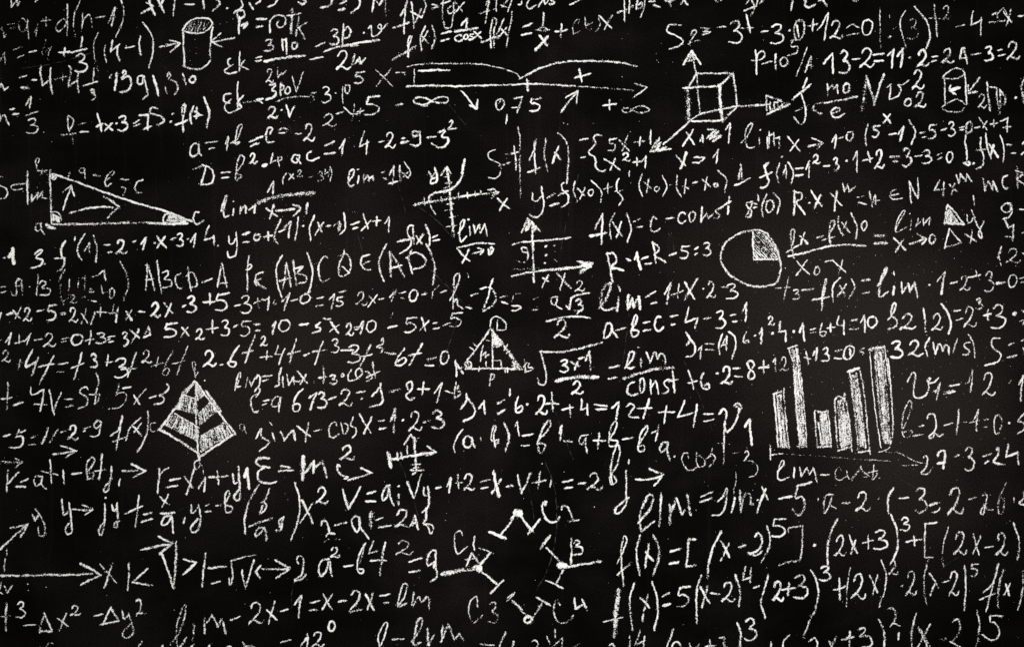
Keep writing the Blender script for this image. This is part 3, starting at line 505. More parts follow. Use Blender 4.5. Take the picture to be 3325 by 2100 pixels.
y01: @22,.85 0 -20 795 45 855 @24,.85 + 75 775 155 855 @23,.85 ~ 235 660 180 780 180 850 205 890 @20,.85 - 215 775 275 755 @24,.8 / 260 740 330 680 305 830 @18,.75 ~ 400 635 385 760 368 855 @22,.85 . 445 718 ~ 550 620 505 740 515 855 | 580 685 620 775 | 635 685 555 805 @24,.8 - 665 725 700 715 @21,.8 / 735 720 785 680 775 770 @20,.75 | 800 700 785 760 @23,.85 ~ 825 595 840 690 835 750 790 800 @22,.85 - 890 710 970 680 - 910 745 955 735 @20,.9 | 1010 610 1055 745 | 1080 670 990 765 + 1095 630 1175 720 / 1210 700 1250 635 1248 775
fx1: @22,.9 ~ 1480 715 1440 720 1425 790 1460 860 1450 910 1350 980 @32,.9 - 1335 870 1480 830 @20,.85 | 1475 720 1485 890 @25,.85 | 1505 815 1560 885 | 1575 790 1515 890 @25,.9 ~ 1595 710 1635 830 1630 900 @24,.9 - 1660 830 1705 805 - 1665 860 1725 850
limz: @20,.85 ~ 1900 790 1950 720 1955 660 1930 680 1915 780 1930 870 1980 815 @22,.85 | 2005 725 2015 805 . 1998 660 @21,.85 / 2045 710 2060 790 2100 705 2110 785 2150 700 2175 810 @23,.75 ~ 1905 920 2000 900 2100 880 2240 890 @21,.85 ~ 1890 925 1930 980 2010 1050 | 2000 935 1940 1070 @22,.9 - 2040 980 2130 950 @25,.85 / 2085 925 2140 945 2110 985 @26,.9 ~ 2185 940 2190 990 2230 940 2205 915 2215 980
pe: @22,.75 ~ 70 1155 0 1180 0 1230 50 1210 @30,.8 ~ 0 1240 40 1280 90 1305 @22,.85 ~ 250 995 200 1080 195 1220 240 1390 @24,.8 | 285 1065 255 1305 | 290 1070 330 1290 - 220 1235 330 1210 | 350 1045 380 1280 ~ 370 1120 440 1100 390 1160 470 1190 470 1240 400 1260 ~ 480 970 530 1120 520 1260 490 1350 @26,.75 ~ 670 1020 650 1000 600 1060 590 1160 620 1240 685 1220 @23,.75 ~ 830 945 820 1000 780 1090 790 1190 880 1155 880 1020 850 980 775 1005 @20,.8 / 810 1100 880 1160 @25,.8 ~ 1070 990 1000 1010 990 1080 1030 1130 1080 1130 @20,.75 - 1000 1080 1070 1050 @23,.75 ~ 1230 890 1170 1000 1160 1120 1205 1240 @25,.8 | 1260 960 1270 1195 | 1280 985 1390 1195 - 1260 1120 1370 1090 @25,.8 | 1430 1000 1470 1165 ~ 1410 1020 1490 970 1590 1020 1590 1080 1540 1115 1480 1125 | 1465 950 1430 1000 @24,.75 ~ 1600 890 1650 990 1680 1120 1660 1270
hd: @25,.75 ~ 1825 1420 1900 1260 1910 1170 1870 1180 1860 1300 1850 1500 ~ 1855 1440 1890 1400 1895 1460 1950 1500 @17,.7 | 1990 1165 1995 1205 @24,.8 - 1975 1480 2025 1495 @23,.7 - 2015 1375 2085 1355 @22,.75 ~ 2230 1215 2200 1300 2180 1400 2130 1510 @30,.7 ~ 2110 1310 2200 1300 2255 1380 2230 1460 2170 1500 2130 1520 @22,.75 - 2295 1390 2360 1380 - 2310 1430 2365 1450
li15: @21,.7 / 0 1440 70 1410 | 15 1400 30 1490 | 125 1380 110 1510 @18,.7 - 70 1420 125 1400 @18,.6 0 165 1410 195 1460 @21,.7 / 245 1430 320 1350 265 1510 - 330 1425 400 1405 0 415 1360 510 1450 @20,.6 ~ 450 1360 510 1340 500 1310 @23,.75 - 575 1400 635 1385 - 565 1475 635 1460 @20,.75 / 690 1410 740 1360 705 1510 @22,.75 5 755 1385 825 1475 - 785 1340 845 1325 @21,.75 2 935 1340 1040 1465 | 1065 1380 1120 1440 | 1140 1365 1055 1485 - 1155 1410 1205 1400 / 1255 1390 1315 1320 1275 1425 - 1350 1350 1405 1340 - 1365 1395 1390 1400 0 1440 1315 1525 1430 - 1560 1365 1605 1355 @19,.7 ~ 1715 1280 1670 1330 1655 1395 @20,.7 - 1735 1345 1790 1325
sys: @16,.6 ~ 2250 5 2185 30 2190 80 2240 110 2300 150 2290 240 2240 275 2185 265 @14,.5 - 2310 95 2365 85 - 2345 45 2408 35 @24,.65 - 2285 155 2390 125
T 1662 485
sys: @22,.75 | 0 45 60 25 | 20 -30 40 195 ~ 165 105 215 -20 230 -100 215 -70 222 230 @26,.7 - 150 215 270 170 @24,.65 ~ 320 -100 305 50 335 205 @24,.8 ~ 380 130 420 20 440 -30 @26,.8 | 405 30 460 100 @24,.8 - 640 -85 715 -100 - 650 80 690 70 @21,.75 ~ 845 -125 800 -140 765 -110 790 -60 720 30 780 80 790 170 850 210 880 195 @22,.8 5 905 -105 985 20 | 1010 -85 1105 20 | 1090 -135 1035 15 + 1155 -115 1250 -30 | 1305 -180 1305 -50 @18,.7 - 1285 -85 1305 -130 @23,.85 | 870 90 1015 190 | 970 85 925 195 @25,.8 2 1030 30 1115 110 @20,.85 + 1140 80 1210 155 / 1215 120 1260 65 1253 175
cond2: @28,.8 | 1545 60 1630 150 @32,.85 | 1640 30 1585 180 @25,.85 / 1715 75 1810 80 1760 130 1700 125 @20,.8 / 1890 80 1940 0 1920 130
tan: @21,.9 ~ 195 410 200 480 230 490 280 440 ~ 278 350 300 540 280 600 220 640 165 615 @26,.8 - 335 455 405 420 - 355 530 440 510 @20,.75 ~ 505 315 470 330 480 390 530 430 525 500 470 545 @26,.8 - 435 435 525 390 @20,.75 ~ 590 300 580 380 615 500 @19,.75 | 620 365 680 435 | 685 360 640 470 0 720 375 770 440 @21,.75 ~ 745 295 840 390 835 500 @17,.7 + 865 320 940 410 @18,.75 ~ 1010 275 985 310 990 390 1040 460 1005 525 @17,.7 - 965 395 1045 385 | 1105 205 1103 255 @21,.75 ~ 1225 230 1195 330 1225 440 @18,.75 | 1240 310 1310 365 | 1290 275 1265 410 0 1335 350 1385 395 ~ 1415 245 1455 350 1420 440 @14,.6 - 1485 335 1505 330 @19,.75 ~ 1555 245 1545 350 1590 445 | 1605 350 1665 370 | 1635 280 1620 415 @24,.8 - 1700 315 1740 305 @19,.8 | 1790 280 1865 355 | 1835 260 1810 385 @24,.75 0 1900 315 1935 355 @19,.75 ~ 1935 200 2015 280 2000 400
one1: @19,.85 / 2130 280 2150 140 2165 285 @25,.85 - 2095 340 2240 270
f1eq: @22,.9 ~ 2408 130 2370 150 2390 220 2408 280 ~ 2408 320 2380 355 2335 360 @26,.9 - 2330 265 2408 235
fconst: @23,.8 / 780 750 855 605 840 890 @32,.8 - 735 815 890 785 @21,.8 ~ 965 600 920 710 935 845 @25,.85 | 945 685 1035 815 | 1030 680 985 830 @23,.85 ~ 1080 605 1120 740 1085 875 @22,.85 - 1145 680 1205 655 - 1180 735 1225 725 @24,.85 ~ 1360 655 1330 630 1305 700 1315 770 1350 775 1395 740 @21,.85 - 1450 655 1525 640 @22,.75 c 1560 590 1635 695 0 1665 585 1725 690 | 1785 540 1780 690 / 1780 670 1830 600 1850 650 1890 610 s 1900 555 1960 650 @23,.8 - 1950 560 2060 490 | 2045 440 2030 610
g0: @22,.8 ~ 2260 490 2205 505 2215 540 2250 580 2240 630 2200 640 2240 560 2260 500 - 2260 505 2300 515 - 2270 550 2300 545 @19,.75 | 2310 430 2320 485 ~ 2395 420 2350 540 2360 635
axes.axis: @30,.7 ~ 190 740 200 1000 205 1250 @28,.75 / 90 780 150 650 265 770 @36,.75 / 130 760 160 670 150 750 190 680 200 760 230 740 175 700
axes.axis: @24,.7 - 5 895 120 865 @28,.75 - 110 870 550 830
axes.axis: @26,.65 ~ 0 1190 200 1150 620 1110 @34,.75 - 280 1135 660 1100 @20,.3 - 0 1125 250 1115 @26,.8 / 610 1050 760 1070 640 1165 @36,.8 / 640 1060 740 1075 660 1090 740 1100 640 1150 @22,.75 - 0 1195 90 1165
axes.dot: @30,.8 . 320 912 @24,.7 - 395 905 410 900 @28,.7 . 322 997 @22,.65 . 405 965 - 405 1035 420 1050 @24,.7 . 312 1070 . 322 985
axes.letter: @21,.8 ~ 140 930 100 920 95 960 150 970 @20,.75 ~ 140 930 155 1010 130 1060 50 1050
axes.letter: @23,.8 | 345 1180 285 1295 @26,.75 - 290 1210 345 1240
axes.letter: @25,.75 | 420 1165 555 1305 @20,.85 | 500 1165 455 1320 @19,.75 2 590 1230 685 1335
r1: @26,.85 ~ 895 975 920 1100 945 1245 ~ 890 980 960 980 985 1050 930 1110 1000 1120 1050 1140 @24,.9 . 1095 1040 - 1080 1025 1115 1045 @26,.9 / 1155 1035 1175 965 1210 1130 - 1220 1030 1280 1010 - 1255 1075 1310 1070 @22,.9 | 1325 870 1355 1065 @26,.85 ~ 1315 875 1375 910 1375 960 1340 985 1445 1060 @24,.85 - 1480 995 1545 975 @25,.85 5 1580 905 1670 1025 - 1720 940 1750 920 - 1720 990 1745 975 @25,.75 3 1795 875 1875 1000
lim1x: @34,.75 ~ 820 1490 900 1380 930 1270 935 1250 890 1270 840 1380 840 1490 @26,.85 ~ 845 1490 880 1510 970 1490 @30,.6 - 1005 1285 1015 1330 @34,.8 | 1005 1390 990 1519 @40,.75 / 1095 1370 1090 1500 1130 1400 1145 1480 1190 1385 1205 1500 @27,.8 - 1260 1385 1350 1335 - 1310 1450 1365 1435 @26,.85 / 1435 1360 1495 1255 1455 1450 @21,.85 - 1500 1370 1610 1325 | 1570 1265 1560 1400 @23,.8 | 1625 1245 1715 1405 @24,.85 | 1745 1215 1625 1410 @20,.75 . 1800 1310 @24,.8 2 1830 1240 1915 1400 @21,.75 - 1970 1290 2030 1295 @23,.75 3 2010 1265 2120 1405
asq3: @21,.8 ~ 430 1385 380 1390 375 1450 410 1460 430 1385 ~ 410 1440 430 1480 470 1500 @24,.8 / 510 1470 540 1500 560 1390 @26,.75 ~ 555 1400 600 1370 730 1350 @25,.8 3 590 1410 670 1519
hd: @14,.5 ~ 80 1355 30 1360 0 1430 @22,.75 ~ 0 1470 70 1470 90 1480 50 1510 0 1515 @19,.55 - 205 1410 245 1395 @22,.75 - 195 1510 240 1505
pie.circle: @26,.75 ~ 2410 800 2340 765 2260 760 2120 800 2010 880 1970 960 1970 1060 2040 1170 2150 1240 2260 1285 2408 1280 2480 1255 2520 1170 2525 1080 2495 960 2450 860 2400 800
pie.sector: @22,.8 | 2265 770 2275 1040 @20,.85 - 2275 1032 2510 1030 @17,.6 H 2275 770 2510 1010 2300 1030 2280 1000 9 H 2290 775 2510 1000 2505 950 2380 800 5
T 2493 485
f1eq: @24,.9 ~ -30 170 10 125 @24,.85 ~ -10 245 10 300 -10 340 - 0 240 40 215 . 135 72 @20,.85 ~ 110 130 85 220 105 335 / 140 240 170 150 172 270 ~ 190 120 240 210 220 325 @26,.85 - 260 185 330 175 - 260 250 330 238 @22,.85 / 360 190 390 110 385 265 @23,.8 2 415 55 490 140 @22,.8 - 525 160 580 152 @27,.8 3 615 80 665 200 @24,.8 . 740 108 @20,.85 / 800 100 840 20 838 215 @24,.75 - 895 105 985 85 | 940 25 965 120 @25,.8 2 1000 10 1095 185 @28,.7 - 1150 75 1240 68 @30,.65 - 1180 115 1225 118 @26,.75 3 1265 -10 1350 165 @19,.8 - 1380 70 1450 55 @21,.8 3 1450 10 1540 135 @22,.8 - 1590 55 1630 40 - 1595 95 1635 75 0 1680 20 1740 130
two2: @20,.8 ~ 1865 -140 1850 -70 1865 -20 1870 100 @26,.8 ~ 1845 130 1890 115 1890 150 1840 130 . 1935 135 @24,.8 ~ 2005 -110 2000 0 2030 60 2010 160 1960 185 - 1960 10 2060 0 ~ 2050 -150 2055 -60 2095 90 @28,.85 | 2080 -50 2165 75 | 2125 -40 2090 60 @20,.8 ~ 2185 -130 2220 0 2210 120 @22,.75 - 2245 -45 2295 -40 - 2290 40 2330 38 @24,.8 2 2375 -80 2470 60
g0: @20,.75 0 -20 475 60 600 ~ 50 400 110 480 90 605
rx: @29,.85 | 250 390 245 615 @26,.8 ~ 245 395 320 420 310 470 270 490 350 610 @23,.85 . 390 505 | 405 390 505 535 @28,.85 | 495 430 440 550 @22,.85 | 590 415 695 530 | 650 390 625 580 @22,.8 / 705 320 720 395 750 330 765 400 820 350 @22,.75 - 840 450 900 440 - 850 500 925 515 @21,.75 / 955 395 985 540 / 985 500 1010 430 1015 520 - 1005 480 1050 480 @19,.7 ~ 1200 375 1160 400 1150 450 1190 470 1265 460 - 1160 435 1230 420 @21,.75 | 1330 300 1345 505 / 1335 310 1410 460 1410 270
xm: @21,.75 / 1615 290 1565 385 1660 370 | 1655 310 1650 440 | 1705 330 1785 400 | 1755 320 1725 425 / 1770 240 1795 320 1810 230 1860 300 1870 230 1915 305 @22,.75 / 2020 275 2040 390 2070 300 2110 380 2115 300 2160 395 ~ 2255 245 2210 270 2205 340 2225 365 2260 365 @26,.7 ~ 2340 165 2345 360 ~ 2330 200 2400 230 2350 280 2420 340
diff: @25,.7 ~ 245 1020 225 900 220 770 245 750 250 800 230 900 @23,.8 - 175 965 295 900 @28,.75 | 305 815 375 885 @24,.75 | 345 780 310 895 @26,.75 - 460 830 520 815 @23,.75 ~ 590 910 580 800 590 690 620 670 625 710 590 780 - 515 855 625 820 @22,.75 ~ 665 625 660 700 705 815 @24,.75 | 695 690 770 780 @18,.7 | 740 680 705 770 @22,.75 ~ 780 600 835 720 830 840 @20,.75 0 880 670 935 765 @23,.8 ~ 190 1005 330 975 580 910 760 895 920 908 @21,.75 | 270 1050 390 1175 | 370 1040 265 1185 0 435 1100 490 1180 - 540 1055 610 1045 | 605 1040 730 1155 | 700 1040 665 1175 @40,.7 - 1000 815 1110 810 @32,.8 - 1005 885 1120 880
limd: @17,.75 ~ 1195 760 1290 570 1260 590 1200 730 1200 775 1305 730 | 1350 660 1340 765 . 1335 605 / 1415 650 1390 725 1460 650 1465 715 1520 640 1515 710 @23,.8 | 1185 830 1295 945 | 1275 850 1200 965 @22,.75 - 1330 890 1485 840 / 1400 790 1490 845 1450 895 @25,.7 0 1515 800 1575 885
dlty.triangle: @24,.8 / 1690 520 1660 690 1845 705 1700 530 @20,.7 H 1690 570 1670 680 1800 690 1720 570 8 @38,.75 - 1660 695 1840 700
dlty: @18,.75 ~ 1870 615 1880 690 1910 680 1930 640 ~ 1915 570 1960 690 2010 800 2010 840 1980 810 2000 740 2030 675 | 1930 435 1942 520
dltx: @21,.75 / 1660 930 1705 745 1815 875 1660 920 @20,.8 | 1855 795 1960 870 | 1920 760 1905 885
nine: @21,.75 ~ 2280 510 2230 510 2195 560 2230 590 2280 580 2280 510 2295 580 2260 640 2210 655 @24,.7 / 2230 660 2260 740 2310 710 2300 860 @22,.75 - 2235 820 2310 825 - 2355 565 2420 570 @24,.6 - 2385 790 2420 770
twelve: @20,.75 / 2160 1020 2195 915 2170 1000 2190 1090 @22,.75 2 2235 930 2370 1070 @20,.7 - 2395 975 2420 990
t3: @17,.7 | 195 1200 145 1430 @19,.6 - 75 1305 210 1295 @22,.75 3 235 1315 300 1410 @26,.8 - 320 1325 430 1305 @25,.85 ~ 505 1510 520 1320 550 1210 550 1250 515 1390 @26,.8 - 420 1415 575 1385 @25,.8 ~ 680 1205 610 1290 615 1430 | 680 1280 725 1370 | 740 1265 655 1380 @25,.75 ~ 790 1220 815 1300 760 1400 @30,.7 - 885 1235 955 1225 - 895 1350 955 1340 @26,.85 ~ 1030 1280 1090 1200 1120 1105 1085 1160 1050 1290 1050 1385 1130 1340 @25,.85 | 1185 1285 1178 1365 @20,.8 | 1185 1150 1190 1180 @27,.85 / 1255 1250 1265 1350 1320 1260 1335 1340 1380 1250 1405 1390 @20,.8 . 1520 1275 @26,.85 / 1595 1240 1665 1150 1630 1360 @25,.85 - 1715 1260 1780 1240 @21,.75 2 1800 1190 1900 1325 @24,.75 - 1880 1205 2000 1180 @20,.7 | 1955 1140 1990 1220 @22,.75 3 2040 1155 2125 1340 @32,.6 - 2150 1260 2225 1250 @20,.75 0 2260 1175 2345 1300 - 2370 1210 2420 1200 - 2380 1250 2420 1245
T 0 970
li15: @20,.85 | 10 130 -5 200 @27,.85 - 65 145 125 130 @28,.85 | 125 110 185 180 @18,.8 | 200 75 145 185 @23,.85 2 215 85 300 210 @21,.75 - 345 115 415 105 @23,.8 5 440 55 535 205 @19,.6 - 570 135 615 130 - 575 150 615 145 @23,.75 2 645 85 730 220 @22,.75 | 765 140 825 225 @17,.65 | 810 95 765 240 @27,.8 | 890 130 855 240 @22,.75 - 910 120 1000 130 @18,.7 | 945 80 945 165 @14,.6 - 1070 50 1060 120 @21,.75 - 1030 135 1110 130 @24,.75 | 1110 85 1088 220 @28,.85 | 1185 120 1240 200 @17,.7 | 1240 105 1185 195 @25,.9 - 1305 118 1360 125 @26,.95 2 1410 35 1505 175 @23,.85 | 1540 40 1630 140 @21,.85 | 1610 45 1555 170 @23,.85 - 1715 75 1745 60 @27,.95 3 1755 -24 1845 130 @23,.9 - 1910 35 2025 25 @24,.95 | 1970 -50 1975 50 @24,.95 5 2020 -50 2155 115 @21,.85 - 2205 65 2260 55 3 2255 -30 2360 135 @19,.75 - 2385 45 2415 30
li3x: @18,.6 - 0 390 10 385 @20,.8 / 50 410 110 320 80 430 @19,.75 - 135 415 230 395 | 180 335 180 415 / 230 400 290 325 250 430 @22,.65 - 325 390 395 380 @22,.8 2 405 320 525 450 @21,.6 - 580 380 650 370 - 580 405 620 400 @23,.85 0 670 330 780 440 @20,.8 - 800 395 890 375 @20,.8 | 855 300 840 430 @22,.85 3 905 320 1000 420 @20,.8 - 1015 360 1080 350 - 1015 385 1035 375 @26,.8 - 1025 405 1065 400 @22,.8 3 1145 310 1205 440 | 1225 290 1310 370 | 1305 285 1235 415 @20,.8 / 1350 365 1395 260 1415 335 1350 365 @25,.95 5 1540 230 1670 365 @28,.9 | 1710 270 1775 345 @19,.85 | 1765 265 1700 355 @22,.9 2 1835 285 1920 385 @22,.9 - 1940 285 2050 270 | 1995 200 2000 320 @22,.85 3 2080 200 2155 350 @20,.8 - 2195 270 2230 245 5 2260 205 2360 350 - 2385 240 2415 235
li6t: @19,.75 2 15 485 100 595 @18,.6 - 150 615 235 600 | 190 570 175 660 @30,.85 ~ 305 480 265 560 240 640 340 590 @28,.75 | 360 550 300 720 @23,.8 - 360 640 510 610 @24,.75 | 505 535 370 800 @22,.75 - 550 615 640 600 @18,.7 - 540 685 595 685 @18,.75 - 670 650 790 605 @23,.8 | 770 505 695 755 @26,.75 3 850 520 915 645 @19,.85 - 990 595 1055 590 | 1015 525 1005 630 @21,.85 3 1075 560 1205 740 @23,.85 - 1140 660 1280 650 | 1280 505 1200 735 @18,.75 2 1330 485 1425 605 @16,.65 - 1415 635 1535 600 | 1490 545 1465 640 ~ 1625 490 1555 620 1530 710 1570 710 1590 660 1560 650 1530 690 @18,.65 - 1620 610 1750 580 | 1765 445 1660 720 @26,.95 2 1905 490 2035 635 @21,.8 - 2065 620 2095 615 @25,.9 ~ 2245 440 2180 540 2150 620 2200 635 2220 600 2160 590 2140 605 @24,.85 | 2400 340 2305 600 - 2280 510 2380 485
vst: @20,.75 | 75 785 65 1045 @21,.75 - 15 940 110 925 @26,.85 - 130 1000 215 970 @20,.8 / 290 830 295 900 340 890 415 850 | 415 850 378 1055 - 320 990 435 990 @22,.85 / 465 855 500 1060 575 880 @19,.75 | 500 1040 508 1090 @23,.7 - 615 940 680 940 - 620 1015 685 1000 @21,.8 ~ 830 850 820 830 770 840 750 880 820 930 820 990 735 1030 @22,.8 ~ 905 700 925 760 900 900 890 990 @18,.7 - 840 900 935 895 ~ 890 990 920 960 935 890
fx5: @20,.75 | 1120 800 1090 905 @19,.65 ~ 1090 900 1140 875 1185 890 1180 960 1130 1015 1020 1035 @26,.85 - 1155 840 1230 825 @18,.7 | 1370 845 1255 990 @26,.85 | 1260 905 1310 990 @24,.75 - 1405 930 1465 910 @22,.8 ~ 1565 800 1590 830 1540 890 1490 910 1540 920 1530 970 1450 990
five9: @24,.8 - 35 1290 95 1275 @22,.75 | 180 1225 150 1300 ~ 150 1300 200 1285 220 1310 200 1380 140 1400 90 1395 - 185 1255 240 1235 @18,.7 - 290 1310 350 1285 - 275 1370 330 1370 @24,.7 | 455 1210 395 1360 | 545 1225 470 1345 @22,.6 - 570 1255 660 1225 @24,.85 2 635 1185 740 1325 @22,.75 - 790 1215 850 1200 @30,.9 . 795 1240 @24,.8 ~ 950 1160 920 1140 880 1190 900 1215 950 1180 @19,.75 ~ 950 1150 930 1270 900 1290 850 1290
fxb: @23,.8 / 1040 1285 1120 1230 1150 1095 1090 1415 @19,.6 - 1060 1340 1180 1300 @21,.75 ~ 1325 1115 1230 1200 1180 1330 @25,.85 | 1245 1190 1330 1285 @20,.75 | 1330 1165 1260 1255 @22,.75 ~ 1390 1055 1390 1200 1350 1340 1285 1440
rho2: @25,.7 - 500 1460 720 1425 @24,.75 / 570 1375 715 1430 620 1485
kite.letter: @15,.6 ~ 1830 690 1810 640 1815 590 1835 600 1830 680 1835 740 / 1830 680 1865 690 1830 740 ~ 1460 1165 1420 1170 1420 1240 1460 1245 1510 1210
kite.letter: @15,.45 ~ 2290 1180 2255 1180 2255 1220 2290 1240 2300 1180 2295 1220 2325 1280
kite.edge: @30,.75 - 1830 775 1500 1230 @28,.85 | 1835 775 2215 1270 @28,.8 - 1500 1225 1860 1450 @28,.75 - 2200 1265 1880 1480 @20,.8 | 1840 790 1865 1490 @34,.85 | 1860 1440 1875 1510
kite.stripe: @24,.60 H 1840 810 1860 950 1915 900 1845 790 10
kite.stripe: @24,.60 H 1710 895 1660 1030 1860 1080 1855 950 16 @14,.8 / 1855 950 1710 895
kite.stripe: @24,.60 H 1865 1080 1870 1190 2040 1050 1985 965 16
kite.stripe: @24,.58 H 1610 1060 1530 1170 1870 1340 1865 1205 22 @15,.8 / 1640 1075 1870 1210 @15,.7 / 1580 1170 1860 1345
kite.stripe: @24,.60 H 1880 1290 1880 1440 2180 1260 2120 1160 24
kite.stripe: @26,.6 H 1715 880 1820 790 1820 800 1720 890 8 H 1930 860 2060 1040 2080 1060 1950 880 6
limsin: @22,.85 ~ 2210 860 2225 760 2255 690 2260 730 2230 800 2220 830 2260 820 @20,.8 | 2325 740 2310 830 / 2345 770 2360 820 2400 740
l13: @21,.8 ~ 2420 890 2370 920 2360 1000 2385 1060 2420 1065
T 831 970
li10: @26,.85 - 0 245 35 240 - 0 300 35 298 @26,.9 / 150 260 185 215 155 330 @20,.85 0 215 195 325 310 @28,.95 - 410 245 490 232 @24,.9 ~ 605 220 560 260 600 270 610 290 530 320 @30,.9 - 640 185 700 190 @26,.85 | 700 215 775 320 @17,.8 | 785 240 690 310 @24,.9 2 840 235 915 345 @19,.75 - 925 270 970 260 - 930 290 965 280 @26,.85 / 950 290 1010 210 985 330 @22,.85 0 1040 200 1130 320 @26,.9 - 1240 270 1325 255 @22,.8 5 1395 175 1515 315 | 1555 175 1595 300 | 1625 205 1540 300 - 1665 230 1700 225 - 1670 280 1725 272 @20,.75 - 1760 250 1830 225 @22,.75 5 1820 130 1940 265 @9,.5 | 1285 130 1265 210
li6t: @22,.85 2 40 350 105 445 - 40 550 150 540 @20,.8 | 105 490 100 570 / 210 440 180 520 240 520 | 270 465 215 615 @24,.85 | 380 375 315 605 - 300 520 415 490 @27,.9 - 450 530 500 515 @22,.75 | 630 400 555 620 @27,.7 - 530 500 660 480 @24,.75 3 710 375 785 505 @27,.95 - 800 480 915 482 @23,.85 3 860 435 985 605 | 1080 430 985 625 - 970 545 1090 520 @24,.8 ~ 1175 390 1195 370 1190 420 1130 450 1195 465 1175 500 @32,.75 - 1215 505 1310 515 @24,.85 ~ 1395 465 1330 560 1310 620 1370 620 1415 570 1390 550 1330 590 @24,.85 | 1565 420 1440 620 @25,.75 - 1435 530 1555 510 @32,.8 - 1615 565 1690 550 @26,.9 - 1590 625 1670 625 @22,.8 0 1735 485 1815 615
limsin: @22,.85 ~ 0 750 20 710 40 740 25 830 - 60 730 150 718 - 60 770 120 758 @24,.85 ~ 240 650 215 740 215 810 180 825 @22,.8 | 250 730 260 830 / 290 710 310 810 350 730 360 800 ~ 345 760 400 780 410 770 @24,.85 | 390 680 480 790 | 470 710 420 800 @17,.6 . 545 780 @24,.85 | 632 635 635 790 - 590 745 660 730 @24,.85 3 690 715 765 800 @19,.7 0 800 700 825 735 @22,.8 ~ 900 665 865 720 875 765 930 760 970 740 @21,.8 0 935 650 1000 740 ~ 1030 680 1060 690 1090 740 1040 775 @22,.85 | 1095 590 1120 740 - 1040 740 1160 680
l13: @22,.8 ~ -10 870 20 830 40 860 0 920 - 0 1055 20 1050 @20,.85 - 70 960 125 950 - 50 1005 100 980 @21,.85 ~ 240 925 190 920 150 970 150 1010 200 1005 230 925 215 1060 @22,.85 ~ 445 845 380 910 350 1000 360 1055 400 1050 415 1000 380 985 350 1000 @24,.9 / 500 930 570 880 510 1040 @25,.85 3 575 870 665 1025 @24,.7 - 680 945 755 920 @27,.8 2 775 850 910 1010 @24,.7 - 945 880 1025 870 @30,.85 . 998 935 @22,.85 ~ 1090 915 1150 850 1180 790 1165 800 1190 920 1180 980 1070 1015 @30,.6 - 1250 875 1355 850 @25,.75 ~ 1430 850 1420 790 1465 780 1460 850 1410 910 1450 950 1490 930 @22,.9 - 1520 850 1630 845 | 1580 780 1560 900 @22,.85 / 1675 885 1750 790 1700 975 @23,.75 - 1780 865 1850 885 @21,.75 ~ 1880 780 1870 850 1865 940 ~ 1870 850 1910 810 1890 860 1925 880 1890 920 1865 920
sincos: @22,.85 ~ 0 1310 50 1215 50 1290 120 1340 100 1380 30 1430 @26,.85 | 155 1260 175 1330 @22,.75 - 130 1160 150 1185 @26,.85 | 235 1245 270 1330 / 265 1330 320 1255 350 1235 370 1325 @23,.85 | 385 1195 510 1290 @26,.85 | 495 1165 465 1340 @23,.75 - 545 1240 620 1225 @24,.8 ~ 760 1190 740 1155 690 1200 690 1280 720 1305 780 1270 @21,.75 ~ 800 1160 815 1240 820 1270 850 1260 865 1190 @20,.75 ~ 830 1170 860 1180 870 1230 ~ 915 1110 890 1190 940 1210 940 1260 905 1305 @25,.75 | 970 1080 1080 1260 | 1090 1110 1015 1265 @25,.8 - 1155 1145 1205 1140 - 1160 1225 1220 1210 @25,.8 / 1265 1150 1310 1030 1295 1255 @30,.85 . 1382 1138 @25,.8 2 1435 1060 1560 1245 @25,.7 - 1575 1160 1645 1135 @30,.8 3 1650 1050 1765 1215
dtri.letter: @19,.75 ~ 2200 260 2210 200 2240 170 2300 180 2350 240 2340 290 2265 295 | 2272 200 2265 295
dtri.side: @23,.75 | 2205 280 1985 580 @30,.75 | 2215 290 2420 560 @24,.8 - 1970 660 2420 658 @19,.8 | 2225 300 2228 660
dtri.side: @17,.8 / 2228 580 2300 580 2308 645 | 2165 590 2165 640
dtri.angle_mark: @30,.6 H 1950 610 1970 650 2020 640 1985 590 5 @20,.8 ~ 1985 590 2020 600 2020 650 @20,.7 ~ 2130 370 2160 395 2200 395 @22,.7 H 2225 330 2230 430 2310 430 2260 340 7 ~ 2225 450 2270 450 2310 425
dtri.tick: @18,.8 | 2040 420 2080 450 | 2010 455 2055 490 | 2365 430 2330 490 | 2385 490 2355 515 | 2100 640 2095 680 | 2335 640 2345 690 | 2365 645 2365 690 - 2240 420 2310 440
dtri.letter: @24,.8 | 1875 580 1885 730 | 1880 600 1945 700 - 1885 660 1940 645
dtri.letter: @19,.75 | 2135 435 2110 585 / 2120 540 2160 500 2155 550 2190 520
dtri.letter: @16,.7 | 2210 700 2195 820 ~ 2205 710 2240 710 2230 750 2195 760
j12: @26,.9 / 1925 1030 1980 960 1980 890 ~ 1980 920 2060 1040 2030 1110 1950 1150 @26,.95 / 2095 1030 2145 960 2150 1080 @27,.85 - 2270 985 2335 950 - 2270 1080 2340 1040 @22,.8 | 2390 845 2385 910
ab: @23,.75 ~ 1945 1225 1890 1300 1860 1380 1870 1440 ~ 2020 1300 1980 1285 1950 1350 1970 1395 2010 1390 2035 1330 2020 1290 2025 1330 2060 1395 @17,.6 | 2115 1300 2115 1335 @22,.85 ~ 2230 1335 2210 1320 2240 1190 2255 1195 2235 1290 2250 1390 @22,.8 / 2210 1340 2280 1320 2270 1360 2240 1385 @24,.75 ~ 2330 1165 2370 1250 2375 1330 2345 1430
emc: @24,.7 - 10 1505 120 1490 @24,.85 2 785 1380 930 1510
T 1662 970
dtri.side: @30,.75 | -20 530 95 660 @24,.8 - -10 662 100 660
dtri.angle_mark: @24,.65 H 0 590 0 655 90 660 30 600 6
